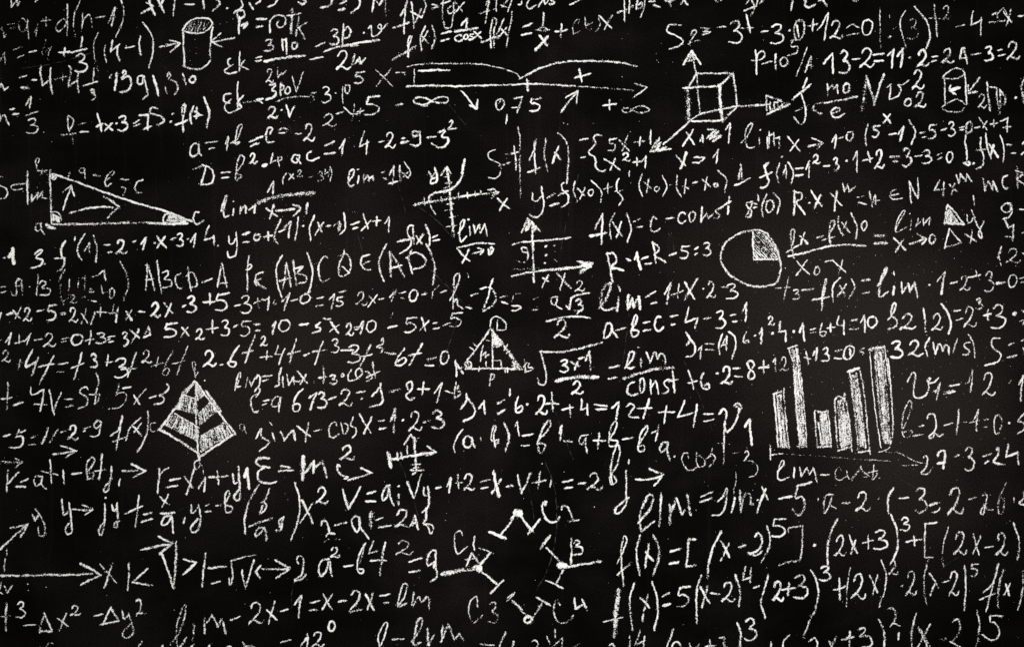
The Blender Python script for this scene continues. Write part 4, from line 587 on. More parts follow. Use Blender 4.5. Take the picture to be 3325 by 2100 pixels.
dtri.letter: @20,.8 | 120 570 125 692 ~ 110 640 145 600 165 610 150 640 195 645 190 665 125 685
asq3: @25,.9 ~ 325 215 450 180 600 165 735 180 @23,.85 2 395 195 545 370 @18,.75 ~ 610 140 660 90 670 60
abc4: @22,.85 ~ 900 225 870 290 870 370 910 350 945 280 920 230 890 230 | 930 280 995 360 @22,.8 - 980 300 1070 270 @23,.85 ~ 1130 300 1135 220 1165 150 1175 165 1165 230 1120 300 1130 350 1170 350 1190 300 1130 290 - 1235 225 1295 215 - 1235 300 1305 290 @24,.85 ~ 1400 175 1370 165 1345 220 1350 280 1385 305 1425 265 @23,.75 - 1490 165 1560 155 @28,.85 - 1500 242 1530 238 @23,.85 / 1665 80 1630 220 1750 180 @26,.85 | 1745 185 1720 275 @24,.8 - 1800 190 1865 175 @25,.85 3 1915 110 2010 280 @24,.85 - 2055 155 2105 148 - 2075 215 2125 210 @22,.85 / 2165 130 2205 35 2195 210
root: @30,.75 ~ 265 495 450 500 620 470 850 410 @23,.8 ~ 240 745 260 800 310 805 325 750 300 600 270 500
root: @26,.9 3 450 570 535 690 @27,.9 | 555 590 640 640 | 620 590 590 665 @28,.9 - 630 560 685 550 @24,.9 / 690 580 730 490 738 665 @42,.7 ~ 415 770 600 735 810 735 @26,.95 2 560 770 665 900 @25,.9 - 915 650 1010 625 - 905 750 985 738 @26,.85 ~ 1060 650 1130 570 1145 500 1110 500 1090 580 1080 640 1120 655 1150 640 @26,.85 | 1215 560 1215 640 @22,.8 . 1190 455 @25,.85 / 1265 500 1300 600 ~ 1300 600 1340 500 1355 510 1365 570 1395 510 1430 530 1445 610 @34,.75 ~ 1040 750 1200 700 1350 660 1525 645 @28,.9 ~ 1150 780 1100 800 1090 890 1130 910 1180 890 @24,.9 0 1200 740 1250 890 @26,.85 | 1300 760 1310 890 / 1305 830 1350 770 1380 890 @25,.9 s 1410 750 1485 890 @25,.9 | 1510 680 1530 880 - 1475 775 1560 755
j1: @25,.85 / 1645 435 1680 380 1635 315 ~ 1660 360 1720 440 1700 530 1640 545 @22,.85 / 1750 480 1785 445 1770 560 @20,.7 - 1820 420 1900 425 - 1820 480 1900 480 @24,.85 ~ 1980 330 1945 430 1955 520 @20,.85 / 1965 450 2020 350 2015 480 - 1975 435 2020 425 @22,.85 ~ 2035 310 2090 350 2105 420 2070 560 @20,.85 ~ 2205 310 2175 370 2180 410 2220 410 2225 385 2185 400 @24,.9 . 2285 345 @28,.85 / 2330 330 2350 275 2345 420
plus12: @22,.85 | 1660 670 1710 850 - 1655 790 1740 770 @25,.9 ~ 1800 690 1775 770 1800 845 1850 840 1850 800 1810 810 @26,.95 . 1930 700 @25,.9 2 1965 640 2075 805 @23,.85 - 2075 655 2145 648 - 2095 725 2170 735 @26,.85 8 2200 580 2290 750 @22,.85 - 2320 650 2415 640 | 2365 580 2370 700
j12: @24,.9 ~ 60 920 35 1010 45 1070 100 1040 90 1000 50 1030 @28,.9 . 145 990 @26,.95 2 225 905 335 1090 @23,.9 - 315 985 440 985 | 375 875 385 1050 @22,.9 - 470 1040 575 1020 | 545 995 550 1105 @23,.9 / 655 940 650 1040 715 1020 | 705 985 715 1090 @21,.9 - 775 990 895 1008 - 790 1035 890 1035 @28,.95 / 940 1025 1005 970 980 1130 @25,.9 ~ 1080 1010 1110 985 1150 1000 1100 1100 1190 1115 @23,.85 - 1180 1025 1315 1025 @28,.85 | 1290 940 1235 1120 @24,.9 - 1380 1065 1530 1060 | 1455 1005 1430 1165 @24,.9 / 1625 955 1560 1110 1700 1070 | 1740 990 1705 1200 - 1805 1080 1890 1080 - 1805 1150 1900 1130 @29,.95 ~ 1950 1080 1990 1030 2015 1060 2000 1200 2020 1250 2110 1140 2130 1020 2090 1010 2120 980 2165 1020 2140 1040 @32,.9 / 2190 1200 2235 1130 2255 1370
ab: @19,.8 / 30 1200 50 1150 70 1285 @24,.85 - 100 1285 200 1270 - 90 1378 165 1375 @25,.75 ~ 245 1330 300 1200 350 1130 365 1170 320 1260 270 1300 245 1350 310 1360 300 1420 260 1450 240 1350 @27,.75 / 445 1260 470 1190 455 1325 @23,.85 - 490 1335 580 1338 @24,.8 ~ 715 1275 650 1290 635 1350 660 1370 700 1290 690 1370 710 1445 @23,.85 - 765 1330 880 1330 | 820 1260 805 1405 @24,.8 ~ 915 1330 920 1240 970 1150 990 1160 960 1250 910 1340 920 1385 970 1380 995 1340 920 1320 @24,.8 - 1040 1320 1135 1300 @22,.8 ~ 1190 1370 1210 1270 1270 1190 1280 1210 1230 1310 1185 1390 1200 1435 1240 1420 1245 1380 1190 1380 @20,.8 - 1315 1260 1370 1235 | 1380 1190 1350 1335 @24,.8 ~ 1465 1345 1420 1350 1390 1420 1400 1445 1450 1400 1465 1340 1460 1420 1485 1515
cost3: @22,.85 . 1530 1480
T 2493 970
six10: @22,.85 2 0 165 60 250 @28,.9 . 45 325 @27,.85 / 120 215 105 310 165 300 | 165 300 170 400 @26,.9 . 245 308 @26,.85 / 300 315 330 230 345 395 @20,.85 - 400 290 450 280 - 405 320 450 312 @23,.85 ~ 510 230 490 300 500 345 540 340 545 305 500 310 @20,.85 + 555 230 630 310 @24,.85 ~ 670 165 650 240 700 250 @25,.85 | 715 200 715 335 @25,.75 - 775 210 845 190 - 770 285 850 275 @21,.8 / 870 225 910 155 912 315 @26,.8 0 935 165 1030 275
s22: @29,.8 ~ 1130 195 1190 110 1200 40 1180 50 1160 150 1215 200 1200 260 1135 285 @23,.8 2 1235 145 1395 290 @25,.75 ~ 1460 90 1480 200 1475 280 1500 340 @23,.75 2 1535 145 1645 300 @24,.8 ~ 1630 45 1700 150 1720 240 1700 330 @21,.85 - 1750 115 1810 105 - 1770 200 1830 185 @22,.85 2 1840 75 1955 265 @24,.8 3 1955 0 2015 95 @24,.75 + 2030 100 2110 200 @24,.75 3 2100 60 2235 275 @44,.8 . 2320 140 @24,.7 ~ 2370 210 2410 200 2400 240 - 2390 110 2420 130
ms32: @19,.8 - 0 625 10 625 @17,.8 / 45 595 70 560 75 680 @17,.8 2 115 545 195 680 @20,.8 - 345 550 410 570 | 360 495 380 615 @26,.85 / 425 530 465 460 450 575 @25,.75 3 510 460 580 585 @23,.85 - 635 490 695 480 - 625 560 695 560 @25,.8 0 710 440 815 570 / 770 470 775 530 @25,.7 ~ 905 465 860 490 905 510 890 525 @32,.97 3 1155 395 1265 555 @25,.9 2 1310 390 1455 540 @24,.85 ~ 1520 365 1480 450 1500 535 @22,.85 / 1555 410 1575 520 ~ 1575 520 1610 420 1640 480 1640 500 1670 430 1695 450 1700 520 @20,.85 | 1780 375 1740 505 @22,.85 s 1830 405 1905 530 @21,.85 ~ 1880 330 1930 410 1945 550
seq: @22,.85 ~ 2180 370 2110 380 2110 450 2190 520 2160 590 2040 625 @23,.85 - 2265 435 2310 415 @23,.85 - 2250 550 2340 530 @24,.7 - 2385 390 2420 375 - 2400 460 2425 520
v12: @19,.75 ~ 1310 780 1340 720 1375 690 1385 730 1370 900 1400 930 1480 910 1515 820 1500 760 1530 740 1510 790 1570 780 1605 740 @19,.75 / 1575 880 1620 790 1585 950 - 1555 870 1620 855 @22,.75 - 1705 820 1800 800 - 1655 890 1760 870 - 1665 875 1740 855 @18,.7 / 1855 795 1890 780 1925 670 1905 875 @21,.75 2 2005 695 2140 915 @18,.65 - 2265 790 2285 765 @22,.8 / 2360 805 2400 720 2375 960
b2: @20,.65 ~ 1260 1210 1270 1090 1335 950 1350 980 1330 1090 1265 1250 1290 1300 1340 1290 1355 1240 1270 1250 @22,.75 - 1425 1195 1465 1188 @24,.65 - 1365 1290 1455 1270 @20,.7 ~ 1500 1125 1510 1090 1560 1080 1580 1150 1570 1240 1510 1300 1550 1305 1570 1260 1610 1290 1650 1270 @18,.75 - 1655 1190 1740 1165 @22,.75 | 1795 1040 1770 1290 @18,.7 - 1820 1160 1870 1155 @20,.75 / 1925 1155 1980 1040 1960 1240 - 1900 1165 1985 1140 @20,.65 - 2025 1140 2075 1130 - 2035 1205 2065 1200 @19,.7 0 2125 1085 2200 1270 @28,.8 . 2270 1165 @20,.75 ~ 2420 1060 2350 1150 2400 1160 2408 1220 2345 1270
bars.bar: @22,.75 - 50 895 150 860 @20,.75 | 150 840 200 1400 @20,.8 | 55 900 95 1390 @34,.6 - 95 1385 205 1390 @30,.59 H 75 920 115 1370 175 1370 125 900 5 H 90 1100 110 1370 185 1370 150 1080 6 @20,.75 | 90 860 80 900
bars.bar: @26,.75 - 190 465 275 440 @22,.75 | 200 480 250 660 @32,.59 H 225 480 290 1370 350 1370 270 470 5 H 250 700 300 1350 340 1350 300 700 4 @28,.7 - 280 1385 350 1390 @20,.75 | 280 470 365 1390 @20,.7 / 340 1300 335 1370 360 1380
bars.bar: @26,.75 ~ 445 1050 500 1065 565 1050 @24,.75 | 440 1060 465 1390 | 565 1055 595 1390 @26,.75 - 465 1390 595 1385 @28,.59 H 490 1080 490 1370 580 1370 550 1080 5 H 470 1160 500 1360 580 1360 560 1150 7
bars.bar: @30,.75 ~ 630 950 660 920 720 935 | 725 890 720 960 @26,.7 | 630 950 660 1430 | 735 960 790 1430 @26,.8 - 660 1425 785 1390 @28,.59 H 660 960 690 1390 760 1390 710 950 6 H 680 1100 690 1380 770 1360 740 1080 9
bars.bar: @36,.85 - 755 685 855 650 @26,.7 | 765 690 850 1420 @20,.85 ~ 865 665 900 850 940 1250 960 1460 @28,.59 H 775 720 840 1000 910 1380 840 720 5 H 810 900 870 1380 900 1380 830 900 4 @24,.75 | 830 700 920 1400 @26,.75 - 850 1440 955 1425
bars.bar: @34,.75 - 955 475 1095 450 @22,.75 - 950 485 1125 490 @14,.8 | 960 500 1065 1400 @17,.7 | 1095 450 1140 800 @20,.8 ~ 1130 560 1160 900 1175 1250 1150 1380 @34,.59 H 1000 510 1090 1350 1150 1350 1090 500 7 H 1040 600 1080 900 1130 1300 1090 600 4
bars.axis: @22,.75 | 20 1375 25 1510 @22,.8 - 25 1465 140 1452 @8,.42 ~ 150 1455 400 1470 600 1485 900 1510 1000 1518 @11,.65 ~ 1040 1440 1110 1420 1150 1390 @11,.6 ~ 1080 1430 1170 1445 @13,.7 ~ 1205 1440 1280 1465 1360 1515 1500 1550
T 0 1455
rho2: @32,.55 - 0 125 210 130 @22,.65 / 145 95 210 125 150 180 @26,.7 | 75 205 65 405 | 175 220 80 330 @24,.75 - 195 315 265 285 - 150 360 240 360 @22,.85 ~ 400 265 340 260 320 310 340 355 380 330 400 260 385 330 435 380 @19,.75 - 390 215 545 250 @21,.85 | 470 105 482 325 | 595 205 600 330 @24,.85 - 675 240 765 230 @23,.75 ~ 820 290 820 130 870 80 890 100 850 190 820 230 880 230 870 280 820 290 @22,.75 | 960 50 932 290 - 890 210 990 205 @26,.75 ~ 1050 170 1040 260 1010 400 980 405 980 370 1060 280 @21,.85 | 1130 285 1118 350 @28,.7 - 1150 210 1310 210 @26,.75 / 1235 145 1370 210 1255 270
rho3: @21,.8 | 1500 185 1480 420 ~ 1585 180 1530 215 1490 290 @27,.8 - 1595 300 1695 280 - 1565 365 1670 350 @27,.8 | 1735 265 1810 365 @22,.8 | 1825 190 1755 435 @26,.85 / 1870 375 1930 270 1918 405 @30,.75 - 1965 270 2140 260 @22,.75 | 2040 210 2055 340 @26,.8 ~ 2190 240 2200 330 2230 320 ~ 2240 170 2250 330 2250 480 2215 485 2200 450 2250 380 @29,.95 / 2295 270 2325 185 2340 380
kite.letter: @19,.75 0 1825 110 1885 195 @14,.4 ~ 1885 150 1905 180 1915 240
yjy: @22,.75 / 300 610 332 680 362 630 ~ 335 565 400 670 425 740 410 820 370 825 360 740 @26,.75 ~ 580 480 590 560 600 630 650 580 ~ 650 510 665 640 670 790 630 805 610 770 670 680 @26,.75 - 680 572 870 580 @22,.7 / 775 530 870 570 800 625 @22,.75 ~ 985 520 985 680 950 820 930 800 940 740 990 670 . 992 462 @24,.8 ~ 1055 530 1070 590 1100 560 ~ 1100 510 1105 650 1100 740 1070 735 1090 690 1120 680 @21,.8 | 1305 440 1272 735 - 1175 615 1340 540 @24,.8 - 1350 620 1425 600 - 1330 690 1430 660 @25,.85 | 1505 455 1585 525 | 1585 430 1525 550 @28,.8 - 1510 612 1640 605 @22,.85 ~ 1610 630 1550 640 1520 720 1570 710 1615 640 1620 720 1630 795 @21,.85 | 1738 650 1722 705 @24,.8 ~ 1800 530 1800 610 1830 590 1865 540 ~ 1865 530 1885 640 1850 780 1800 780 1795 740 1860 660 @22,.75 - 1935 540 1960 525 - 1930 595 1985 590 @22,.75 - 2030 540 2075 530 @24,.8 ~ 2120 600 2120 420 2150 395 2155 440 2120 530 2180 550 2180 590 2130 605
yjy: @25,.8 ~ 2408 380 2340 500 2300 660 2305 800 @22,.75 - 2340 735 2408 710 ~ 2395 800 2408 830
vec: @24,.75 - 0 950 250 720 @22,.75 / 95 745 265 710 190 835
xaxis: @30,.65 - 0 1195 500 1185 - 480 1185 870 1175 @28,.75 / 755 1080 950 1190 760 1280 @28,.6 | 65 950 62 1000 | 48 1040 45 1070 | 45 1095 42 1150 @22,.85 - 0 1350 20 1365 / 10 1260 -5 1330 @25,.75 / 40 1295 70 1355 115 1290
kv: @22,.75 | 940 1090 1105 1275 @21,.75 | 1058 1070 980 1310 @27,.75 | 1210 1080 1200 1335 @25,.8 / 1390 1125 1245 1255 1430 1285 @27,.85 - 1325 955 1590 900 / 1490 825 1620 890 1500 990 @28,.8 | 1515 980 1630 1310 | 1658 875 1632 1310 @27,.85 / 1725 1040 1845 1070 1715 1190 @24,.8 | 1935 980 1900 1300 @28,.7 - 1960 1125 2125 1110 @22,.8 - 1990 1270 2070 1245 @22,.8 ~ 2155 1220 2160 1290 2185 1230 2175 1060 / 2170 1055 2300 1015 @12,.5 - 2300 1015 2400 1000 @24,.8 | 2275 1140 2305 1310 | 2385 1045 2310 1300
T 831 1455
kv: @26,.8 / 45 1100 -5 1160 40 1220 @28,.75 - 60 1130 310 1128 / 180 1050 320 1125 190 1215 @24,.8 ~ 400 1080 380 1050 400 1010 440 1020 430 1180 360 1240 440 1220 470 1180 @22,.8 ~ 690 1040 620 1050 590 1120 610 1200 650 1170 690 1050 700 1130 715 1200 @24,.75 2 695 925 790 1025 @26,.9 - 825 1105 910 1097 @22,.8 ~ 1030 890 970 1000 960 1160 1000 1170 1010 1140 970 1130 @16,.6 | 1035 890 980 1070 @22,.75 / 1105 870 1060 985 1140 965 @26,.7 | 1215 880 1165 1190 @24,.75 - 1075 1055 1225 1050 @19,.6 2 1310 865 1480 1000 @25,.85 - 1440 1065 1560 1030 - 1440 1160 1540 1148 @26,.8 ~ 1690 960 1650 960 1610 1040 1620 1100 1690 1060 1670 1120 @26,.8 ~ 1690 970 1690 1100 1700 1200 1640 1250
emc: @28,.85 ~ 125 95 30 90 0 120 30 160 130 180 @27,.9 ~ 80 180 20 220 30 300 130 330 190 310 @26,.8 - 235 165 320 180 @28,.85 - 215 212 350 208 @44,.9 | 445 75 440 295 @34,.8 / 460 230 545 120 540 230 @34,.8 / 550 180 625 120 665 275 @28,.85 ~ 790 165 770 150 765 190 800 250 850 270 @30,.95 - 835 285 865 270 @24,.85 / 865 300 1090 230 985 185
cross.axis: @50,.95 | 1240 40 1270 175 @30,.75 - 1270 105 1690 35 / 1610 -20 1690 35 1600 70 @24,.8 | 1330 40 1335 110 | 1360 35 1375 100 | 1420 -20 1425 50 @28,.85 | 1490 -100 1510 200 / 1395 -40 1455 -130 1500 -70 @20,.7 - 1480 -80 1530 -100 - 1480 -60 1520 -80 - 1460 155 1550 145 - 1450 205 1590 205 - 1480 185 1540 175 - 1470 245 1510 215
yjy: @20,.8 ~ 0 385 20 360 30 340 @26,.75 ~ 130 380 90 480 40 610 60 600 100 540 80 500 @22,.75 - 40 515 90 490 @32,.75 - 0 700 150 655 @26,.75 ~ 70 740 20 750 0 820 40 800 80 740 100 880 @26,.75 ~ 250 650 220 680 230 740 260 640 @28,.85 - 190 770 240 768 | 245 700 235 765 @24,.8 ~ 365 320 410 480 400 660 330 860 @28,.75 | 430 485 535 705 @22,.75 | 535 510 415 700 @23,.8 2 560 365 680 520
vvy: @26,.85 / 815 385 870 570 985 360 @24,.9 - 1045 425 1125 403 - 1030 495 1125 500 @25,.85 ~ 1260 345 1220 360 1190 440 1190 490 1230 460 1250 360 1260 440 1295 535 @26,.85 | 1340 430 1340 530 . 1340 352 @26,.9 / 1420 315 1480 465 @20,.8 / 1490 465 1520 360 1555 240 @28,.75 ~ 1580 370 1575 440 1610 440 ~ 1615 360 1630 470 1610 560 1565 600 ~ 1600 560 1600 640 1580 700 @24,.85 - 1690 375 1740 365 @25,.9 / 1795 355 1835 275 1815 415 @21,.8 - 1880 325 1940 320 | 1900 245 1905 375 @25,.8 2 1945 240 2055 395 @19,.8 - 2110 315 2200 295 @23,.8 - 2115 375 2180 365 @36,.85 | 2235 215 2285 450 @28,.85 | 2305 290 2215 425 @25,.75 - 2355 360 2410 345
ab2: @28,.85 ~ 615 720 625 680 660 680 690 790 ~ 660 825 680 800 740 800 @26,.7 - 740 725 850 695 @12,.45 ~ 640 880 680 855 740 850 800 855 @24,.85 ~ 975 650 930 635 900 680 950 790 980 700 970 650 970 710 1060 850 @58,.66 | 1085 605 1075 715 @18,.7 | 1085 720 1082 755 @21,.8 - 1130 675 1195 645 @25,.9 - 1155 745 1270 722 @24,.85 2 1300 575 1460 745 @30,.75 / 1470 690 1495 630 1525 760 - 1470 700 1500 700 @24,.8 ~ 1570 700 1620 740 1640 800 1660 780 1660 720 1600 710
star.letter: @19,.75 ~ 1940 820 1930 775 1880 790 1865 870 1880 960 1900 990 1985 920 @21,.85 ~ 2055 825 2045 900 2055 955
star.letter: @26,.8 / 1975 1105 2030 980 2100 1080 @18,.7 - 1970 1045 2060 1030
star.ring: @55,0.83 - 1750 1180 2080 1125 @85,0.90 - 2070 1120 2100 1130 @29,0.83 | 2110 1090 2200 980 @20,0.73 - 2100 935 2230 985 @27,0.78 | 2110 1150 2265 1275 @23,0.88 | 2330 1235 2205 1360
star.ring: @41,0.88 - 2195 785 2345 845 @25,0.93 - 2300 810 2420 655
limbot: @22,.8 / 360 1465 430 1380 405 1519
T 1662 1455
vvy: @24,.85 - -5 345 10 350 @26,.85 / 55 250 90 420 175 235 @22,.8 - 195 325 320 300 | 268 220 245 375 @20,.7 | 370 295 358 365 @22,.85 - 475 315 572 295 - 495 375 570 367 @24,.85 - 625 333 690 325 2 705 235 850 390
jvec: @23,.7 ~ 940 330 930 180 965 20 990 -40 1015 20 990 150 940 240 920 300 940 340 980 310 960 260 @26,.75 | 1100 105 1100 145 | 1075 205 1075 440 @24,.75 ~ 1075 430 1070 530 1000 610 970 600 980 560 1100 460
jvec: @28,.75 ~ 1165 290 1300 290 1420 250 @26,.75 / 1290 190 1425 245 1335 350
cost3: @16,.65 ~ 1660 90 1650 40 1610 50 1600 120 1650 200 1690 205 1750 170 ~ 1735 40 1735 120 1760 175 1810 160 1810 110 1750 60 @20,.7 ~ 1820 100 1860 70 1885 0 ~ 1880 50 1910 90 1850 180 @19,.7 | 1995 -180 1990 155 @18,.55 - 1940 -50 2040 -40 @11,.5 - 2070 45 2150 35 @21,.7 ~ 2190 40 2210 20 2225 50 2180 115 @15,.55 ~ 2180 115 2260 120 2310 180 2290 250 2230 268
star.ring: @96,0.93 - 42 606 72 610 @25,0.93 - 35 615 -5 660 @32,0.83 | 85 640 185 770 @29,0.93 | 265 665 155 805 @46,0.78 . 185 770
star.letter: @27,.75 ~ 310 535 330 500 300 500 285 560 320 660 380 695 430 680 450 640 @24,.75 ~ 465 575 480 540 520 550 560 620 570 680 / 535 685 630 670
star.ring: @34,0.73 | 360 820 265 945 @29,0.73 | 320 930 455 1070 @89,0.88 - 450 1100 495 1100 @29,0.83 - 500 1115 835 1060 @32,0.68 | 485 1135 415 1270 @25,0.93 - 315 1235 480 1310
star.letter: @24,.7 | 560 845 555 1085 ~ 580 890 610 860 640 880 600 915 660 930 660 980 560 1000
star.ring: @27,0.73 - 5 1430 95 1519 @25,0.68 | 25 1355 -40 1400 @23,0.78 - 240 1400 360 1470 @27,0.68 | 290 1435 230 1530
limsinx: @28,.75 ~ 1185 700 1290 580 1330 450 1290 435 1240 520 1200 650 1220 780 @28,.8 - 1225 775 1340 685 @30,.75 | 1405 420 1385 735 @36,.75 ~ 1480 530 1490 600 1480 710 @34,.7 / 1500 600 1545 470 1600 630 1620 580 | 1650 435 1680 625 @22,.75 - 1775 455 1885 410 @26,.75 - 1770 505 1880 465 @23,.8 ~ 1935 500 1990 440 2020 370 2000 560 1960 620 1880 625 @25,.8 | 2095 460 2065 600 @11,.5 ~ 2105 220 2105 320 2085 400 2085 450 @28,.75 / 2140 390 2150 600 ~ 2150 580 2200 420 2240 430 2245 530 2270 520 @30,.8 | 2385 380 2300 610 @22,.8 | 2350 360 2405 480 . 2312 485
fbr: @23,.75 ~ 990 1080 1050 950 1080 860 1060 820 1035 900 1030 1050 1050 1290 @25,.75 - 990 1185 1130 1065 @26,.75 ~ 1205 815 1170 970 1200 1190 @28,.7 | 1290 890 1250 1120 @28,.85 | 1260 970 1325 1055 @30,.75 ~ 1330 815 1380 930 1375 1050 1325 1190 @26,.9 - 1490 970 1585 940 - 1480 1085 1565 1065 @30,.85 / 1725 855 1660 855 1640 1110 1725 1095 @30,.85 ~ 1970 780 1900 910 1850 1080 1840 1215 @28,.85 | 1965 870 2045 1020 @25,.75 | 2040 890 1960 1055 @28,.85 - 2135 925 2195 910 @30,.8 ~ 2285 830 2315 790 2350 850 2320 950 2240 990 ~ 2220 980 2300 1000 2350 970
f5: @46,.65 | 1005 1330 985 1519 @24,.7 ~ 1150 1265 1110 1400 1115 1560 1135 1705 @28,.85 | 1210 1400 1295 1495 @24,.75 | 1280 1370 1225 1620 @24,.8 ~ 1315 1250 1360 1380 1370 1560 1335 1710 @22,.7 - 1415 1390 1480 1355 @28,.85 - 1420 1475 1490 1460 @26,.8 5 1555 1295 1675 1490 @27,.75 ~ 1780 1190 1740 1320 1735 1480 1740 1640 @30,.8 | 1770 1300 1855 1450 @24,.75 | 1840 1290 1785 1495 @24,.8 - 1870 1355 1950 1370 @21,.8 2 1970 1255 2100 1440 @28,.8 ~ 2100 1185 2145 1350 2130 1480 @25,.7 / 2195 1110 2170 1235 2240 1210 | 2250 1125 2238 1260 @26,.75 - 2275 1310 2325 1290
f5: @26,.75 ~ 2408 1190 2370 1330 2340 1440 2380 1590
T 2493 1455
t24: @23,.75 ~ 1465 90 1480 65 1500 90 1490 170 1440 235 1510 235 1535 200 @28,.85 ~ 1600 70 1610 35 1660 20 1650 190 - 1595 140 1665 135 @24,.75 - 1755 75 1795 65 @26,.8 3 1850 -10 1940 210 @26,.75 - 2025 75 2100 50 - 2040 140 2075 120 @25,.75 ~ 2145 20 2170 -10 2165 60 2120 125 2225 150 @26,.8 / 2260 -40 2240 80 2350 40 | 2345 30 2360 150
limc: @19,.75 ~ 90 220 150 150 150 115 130 120 100 200 95 280 120 300 200 270 | 250 175 245 275 / 300 175 315 265 370 180 390 245 430 180 450 260 465 320 - 495 250 580 245 @16,.6 ~ 690 210 680 170 640 210 640 280 670 300 740 260 ~ 740 210 770 290 840 220 880 160 870 190 790 300 @18,.6 ~ 870 180 920 240 950 260 900 270 | 995 150 985 295 - 940 230 1030 210 ~ 985 295 1020 260 1025 210 . 1052 275
bars.axis: @11,.6 - 940 105 1160 122 @12,.5 - 1235 160 1420 155
limsinx: @26,.8 - 105 470 230 450 @28,.85 - 275 355 410 318 ~ 285 345 260 470 320 450 345 500 320 610 280 630 235 570 @18,.8 | 475 470 468 490 @22,.8 ~ 610 430 550 440 525 560 530 610 580 530 610 430 590 530 640 560 @26,.8 - 700 515 770 508 @23,.8 2 820 415 965 590 @24,.7 . 1045 470 @26,.75 ~ 1180 370 1130 470 1135 610 @24,.85 - 1235 470 1320 460 @26,.8 3 1380 370 1500 605 @26,.75 - 1520 535 1610 510 @22,.75 ~ 1545 600 1590 595 1615 560 @24,.75 2 1685 370 1840 620 @22,.65 - 1890 480 1955 460 @22,.65 ~ 2020 440 2055 430 2050 500 2020 620 2000 610 2040 520 2060 575 2115 575 @26,.6 ~ 2240 325 2180 460 2170 610 2200 610 2220 480 2180 470 @18,.7 | 2310 465 2315 510 @24,.7 ~ 2410 400 2408 460 2360 520 2420 530
fbr: @26,.75 | -10 730 15 800 ~ 10 780 20 900 -60 1070 @26,.75 5 30 655 175 830 @22,.75 / 195 785 195 750 325 725 ~ 325 725 320 950 300 1045 200 1065 100 1100 @34,.85 . 440 910 @26,.75 ~ 655 660 590 800 560 950 565 1090 @24,.8 2 625 820 740 1015 @26,.8 | 765 815 840 985 @24,.75 | 825 860 785 990 @23,.75 + 890 810 990 940 @22,.8 3 995 765 1125 955 @24,.8 ~ 1155 620 1210 760 1215 950 1170 1060 @23,.8 3 1245 650 1335 775 @22,.75 - 1300 880 1460 850 | 1370 820 1382 915 @22,.75 / 1590 695 1480 705 1475 1025 1550 1020 @18,.65 ~ 1700 735 1650 900 1640 1030 1650 1115 @24,.75 2 1745 785 1870 1000 @22,.8 | 1930 800 1985 1000 @17,.7 | 2000 815 1925 990 @22,.7 - 2040 930 2120 920 @24,.75 2 2140 795 2260 1010 @23,.75 ~ 2310 700 2360 860 2360 970 2345 1050
f5: @28,.8 2 45 1245 145 1435 @28,.8 + 130 1260 255 1380 @26,.75 3 240 1190 375 1405 @22,.7 ~ 405 1140 460 1250 475 1370 440 1530 400 1600 330 1790 @24,.75 3 485 1105 590 1240 @27,.75 - 615 1330 730 1295 | 670 1220 675 1420 @19,.65 ~ 775 1120 750 1260 740 1490 @25,.8 2 780 1180 920 1415 @30,.8 | 960 1195 1030 1350 @20,.7 | 1030 1185 985 1370 @22,.75 ~ 1065 1050 1110 1170 1100 1320 1045 1490 @24,.75 2 1135 1050 1220 1190 @20,.7 - 1255 1290 1270 1280 @24,.75 2 1295 1150 1400 1385 @18,.65 ~ 1510 1035 1470 1200 1470 1350 1490 1465 @21,.7 | 1520 1170 1605 1310 | 1570 1270 1525 1380 @18,.6 - 1640 1255 1710 1240 @22,.75 2 1700 1150 1800 1385 @22,.65 ~ 1850 1100 1860 1300 1845 1519 @22,.7 5 1900 1085 1980 1200 @24,.7 ~ 2020 1355 2110 1270 2160 1085 ~ 2170 1080 2110 1300 2050 1530 @22,.65 - 1990 1420 2135 1360 @30,.6 ~ 2215 1135 2170 1300 2160 1500 @20,.7 | 2280 1265 2220 1380 @28,.9 | 2235 1275 2270 1380 @21,.65 ~ 2400 1150 2390 1350 2350 1519
T 0 1890 2.408
tdx: @22,.75 | 52 160 48 375 @14,.6 - 0 265 90 258 @18,.75 3 130 150 198 275 @16,.7 - 185 335 280 328 @21,.75 / 308 390 345 240 405 380 310 380 @20,.75 | 450 280 532 338 @16,.75 | 520 238 465 375 @18,.8 2 548 180 630 260 @18,.8 - 735 262 805 247 @19,.75 / 870 190 805 325 930 298 865 195 @18,.75 - 780 330 830 318 @20,.75 ~ 958 220 970 285 1005 255 ~ 1005 240 1035 330 1040 400 1000 430 960 420 965 380 1030 320 @19,.75 ~ 1065 145 1085 130 1105 170 1090 230 / 1065 258 1080 235 1145 240
limbot: @18,.7 ~ 1332 485 1400 390 1450 230 1450 170 1400 270 1380 380 1390 520 @20,.7 | 1460 425 1400 515 @22,.7 | 1520 315 1508 450 @20,.75 ~ 1600 275 1600 400 @24,.7 / 1610 320 1660 250 1705 345 1735 285 1765 400 @18,.85 - 1800 292 1878 265 @19,.8 2 1940 155 2068 325 @19,.85 | 2085 215 2165 292 @16,.75 | 2150 145 2100 325 @19,.75 - 2195 225 2252 208 @20,.7 | 2340 140 2335 275
low12: @16,.7 - 2195 470 2272 445 @18,.8 / 2350 492 2408 425 2402 520
lowfrag: @16,.55 ~ 360 505 380 478 410 475 | 310 500 316 506 @22,.65 | 1115 460 1080 505 | 1275 490 1262 506 | 1515 485 1490 510 | 1640 490 1632 510 - 1780 500 1805 498 | 1900 465 1925 510 - 1910 495 1985 500
T 1000 1890 2.408
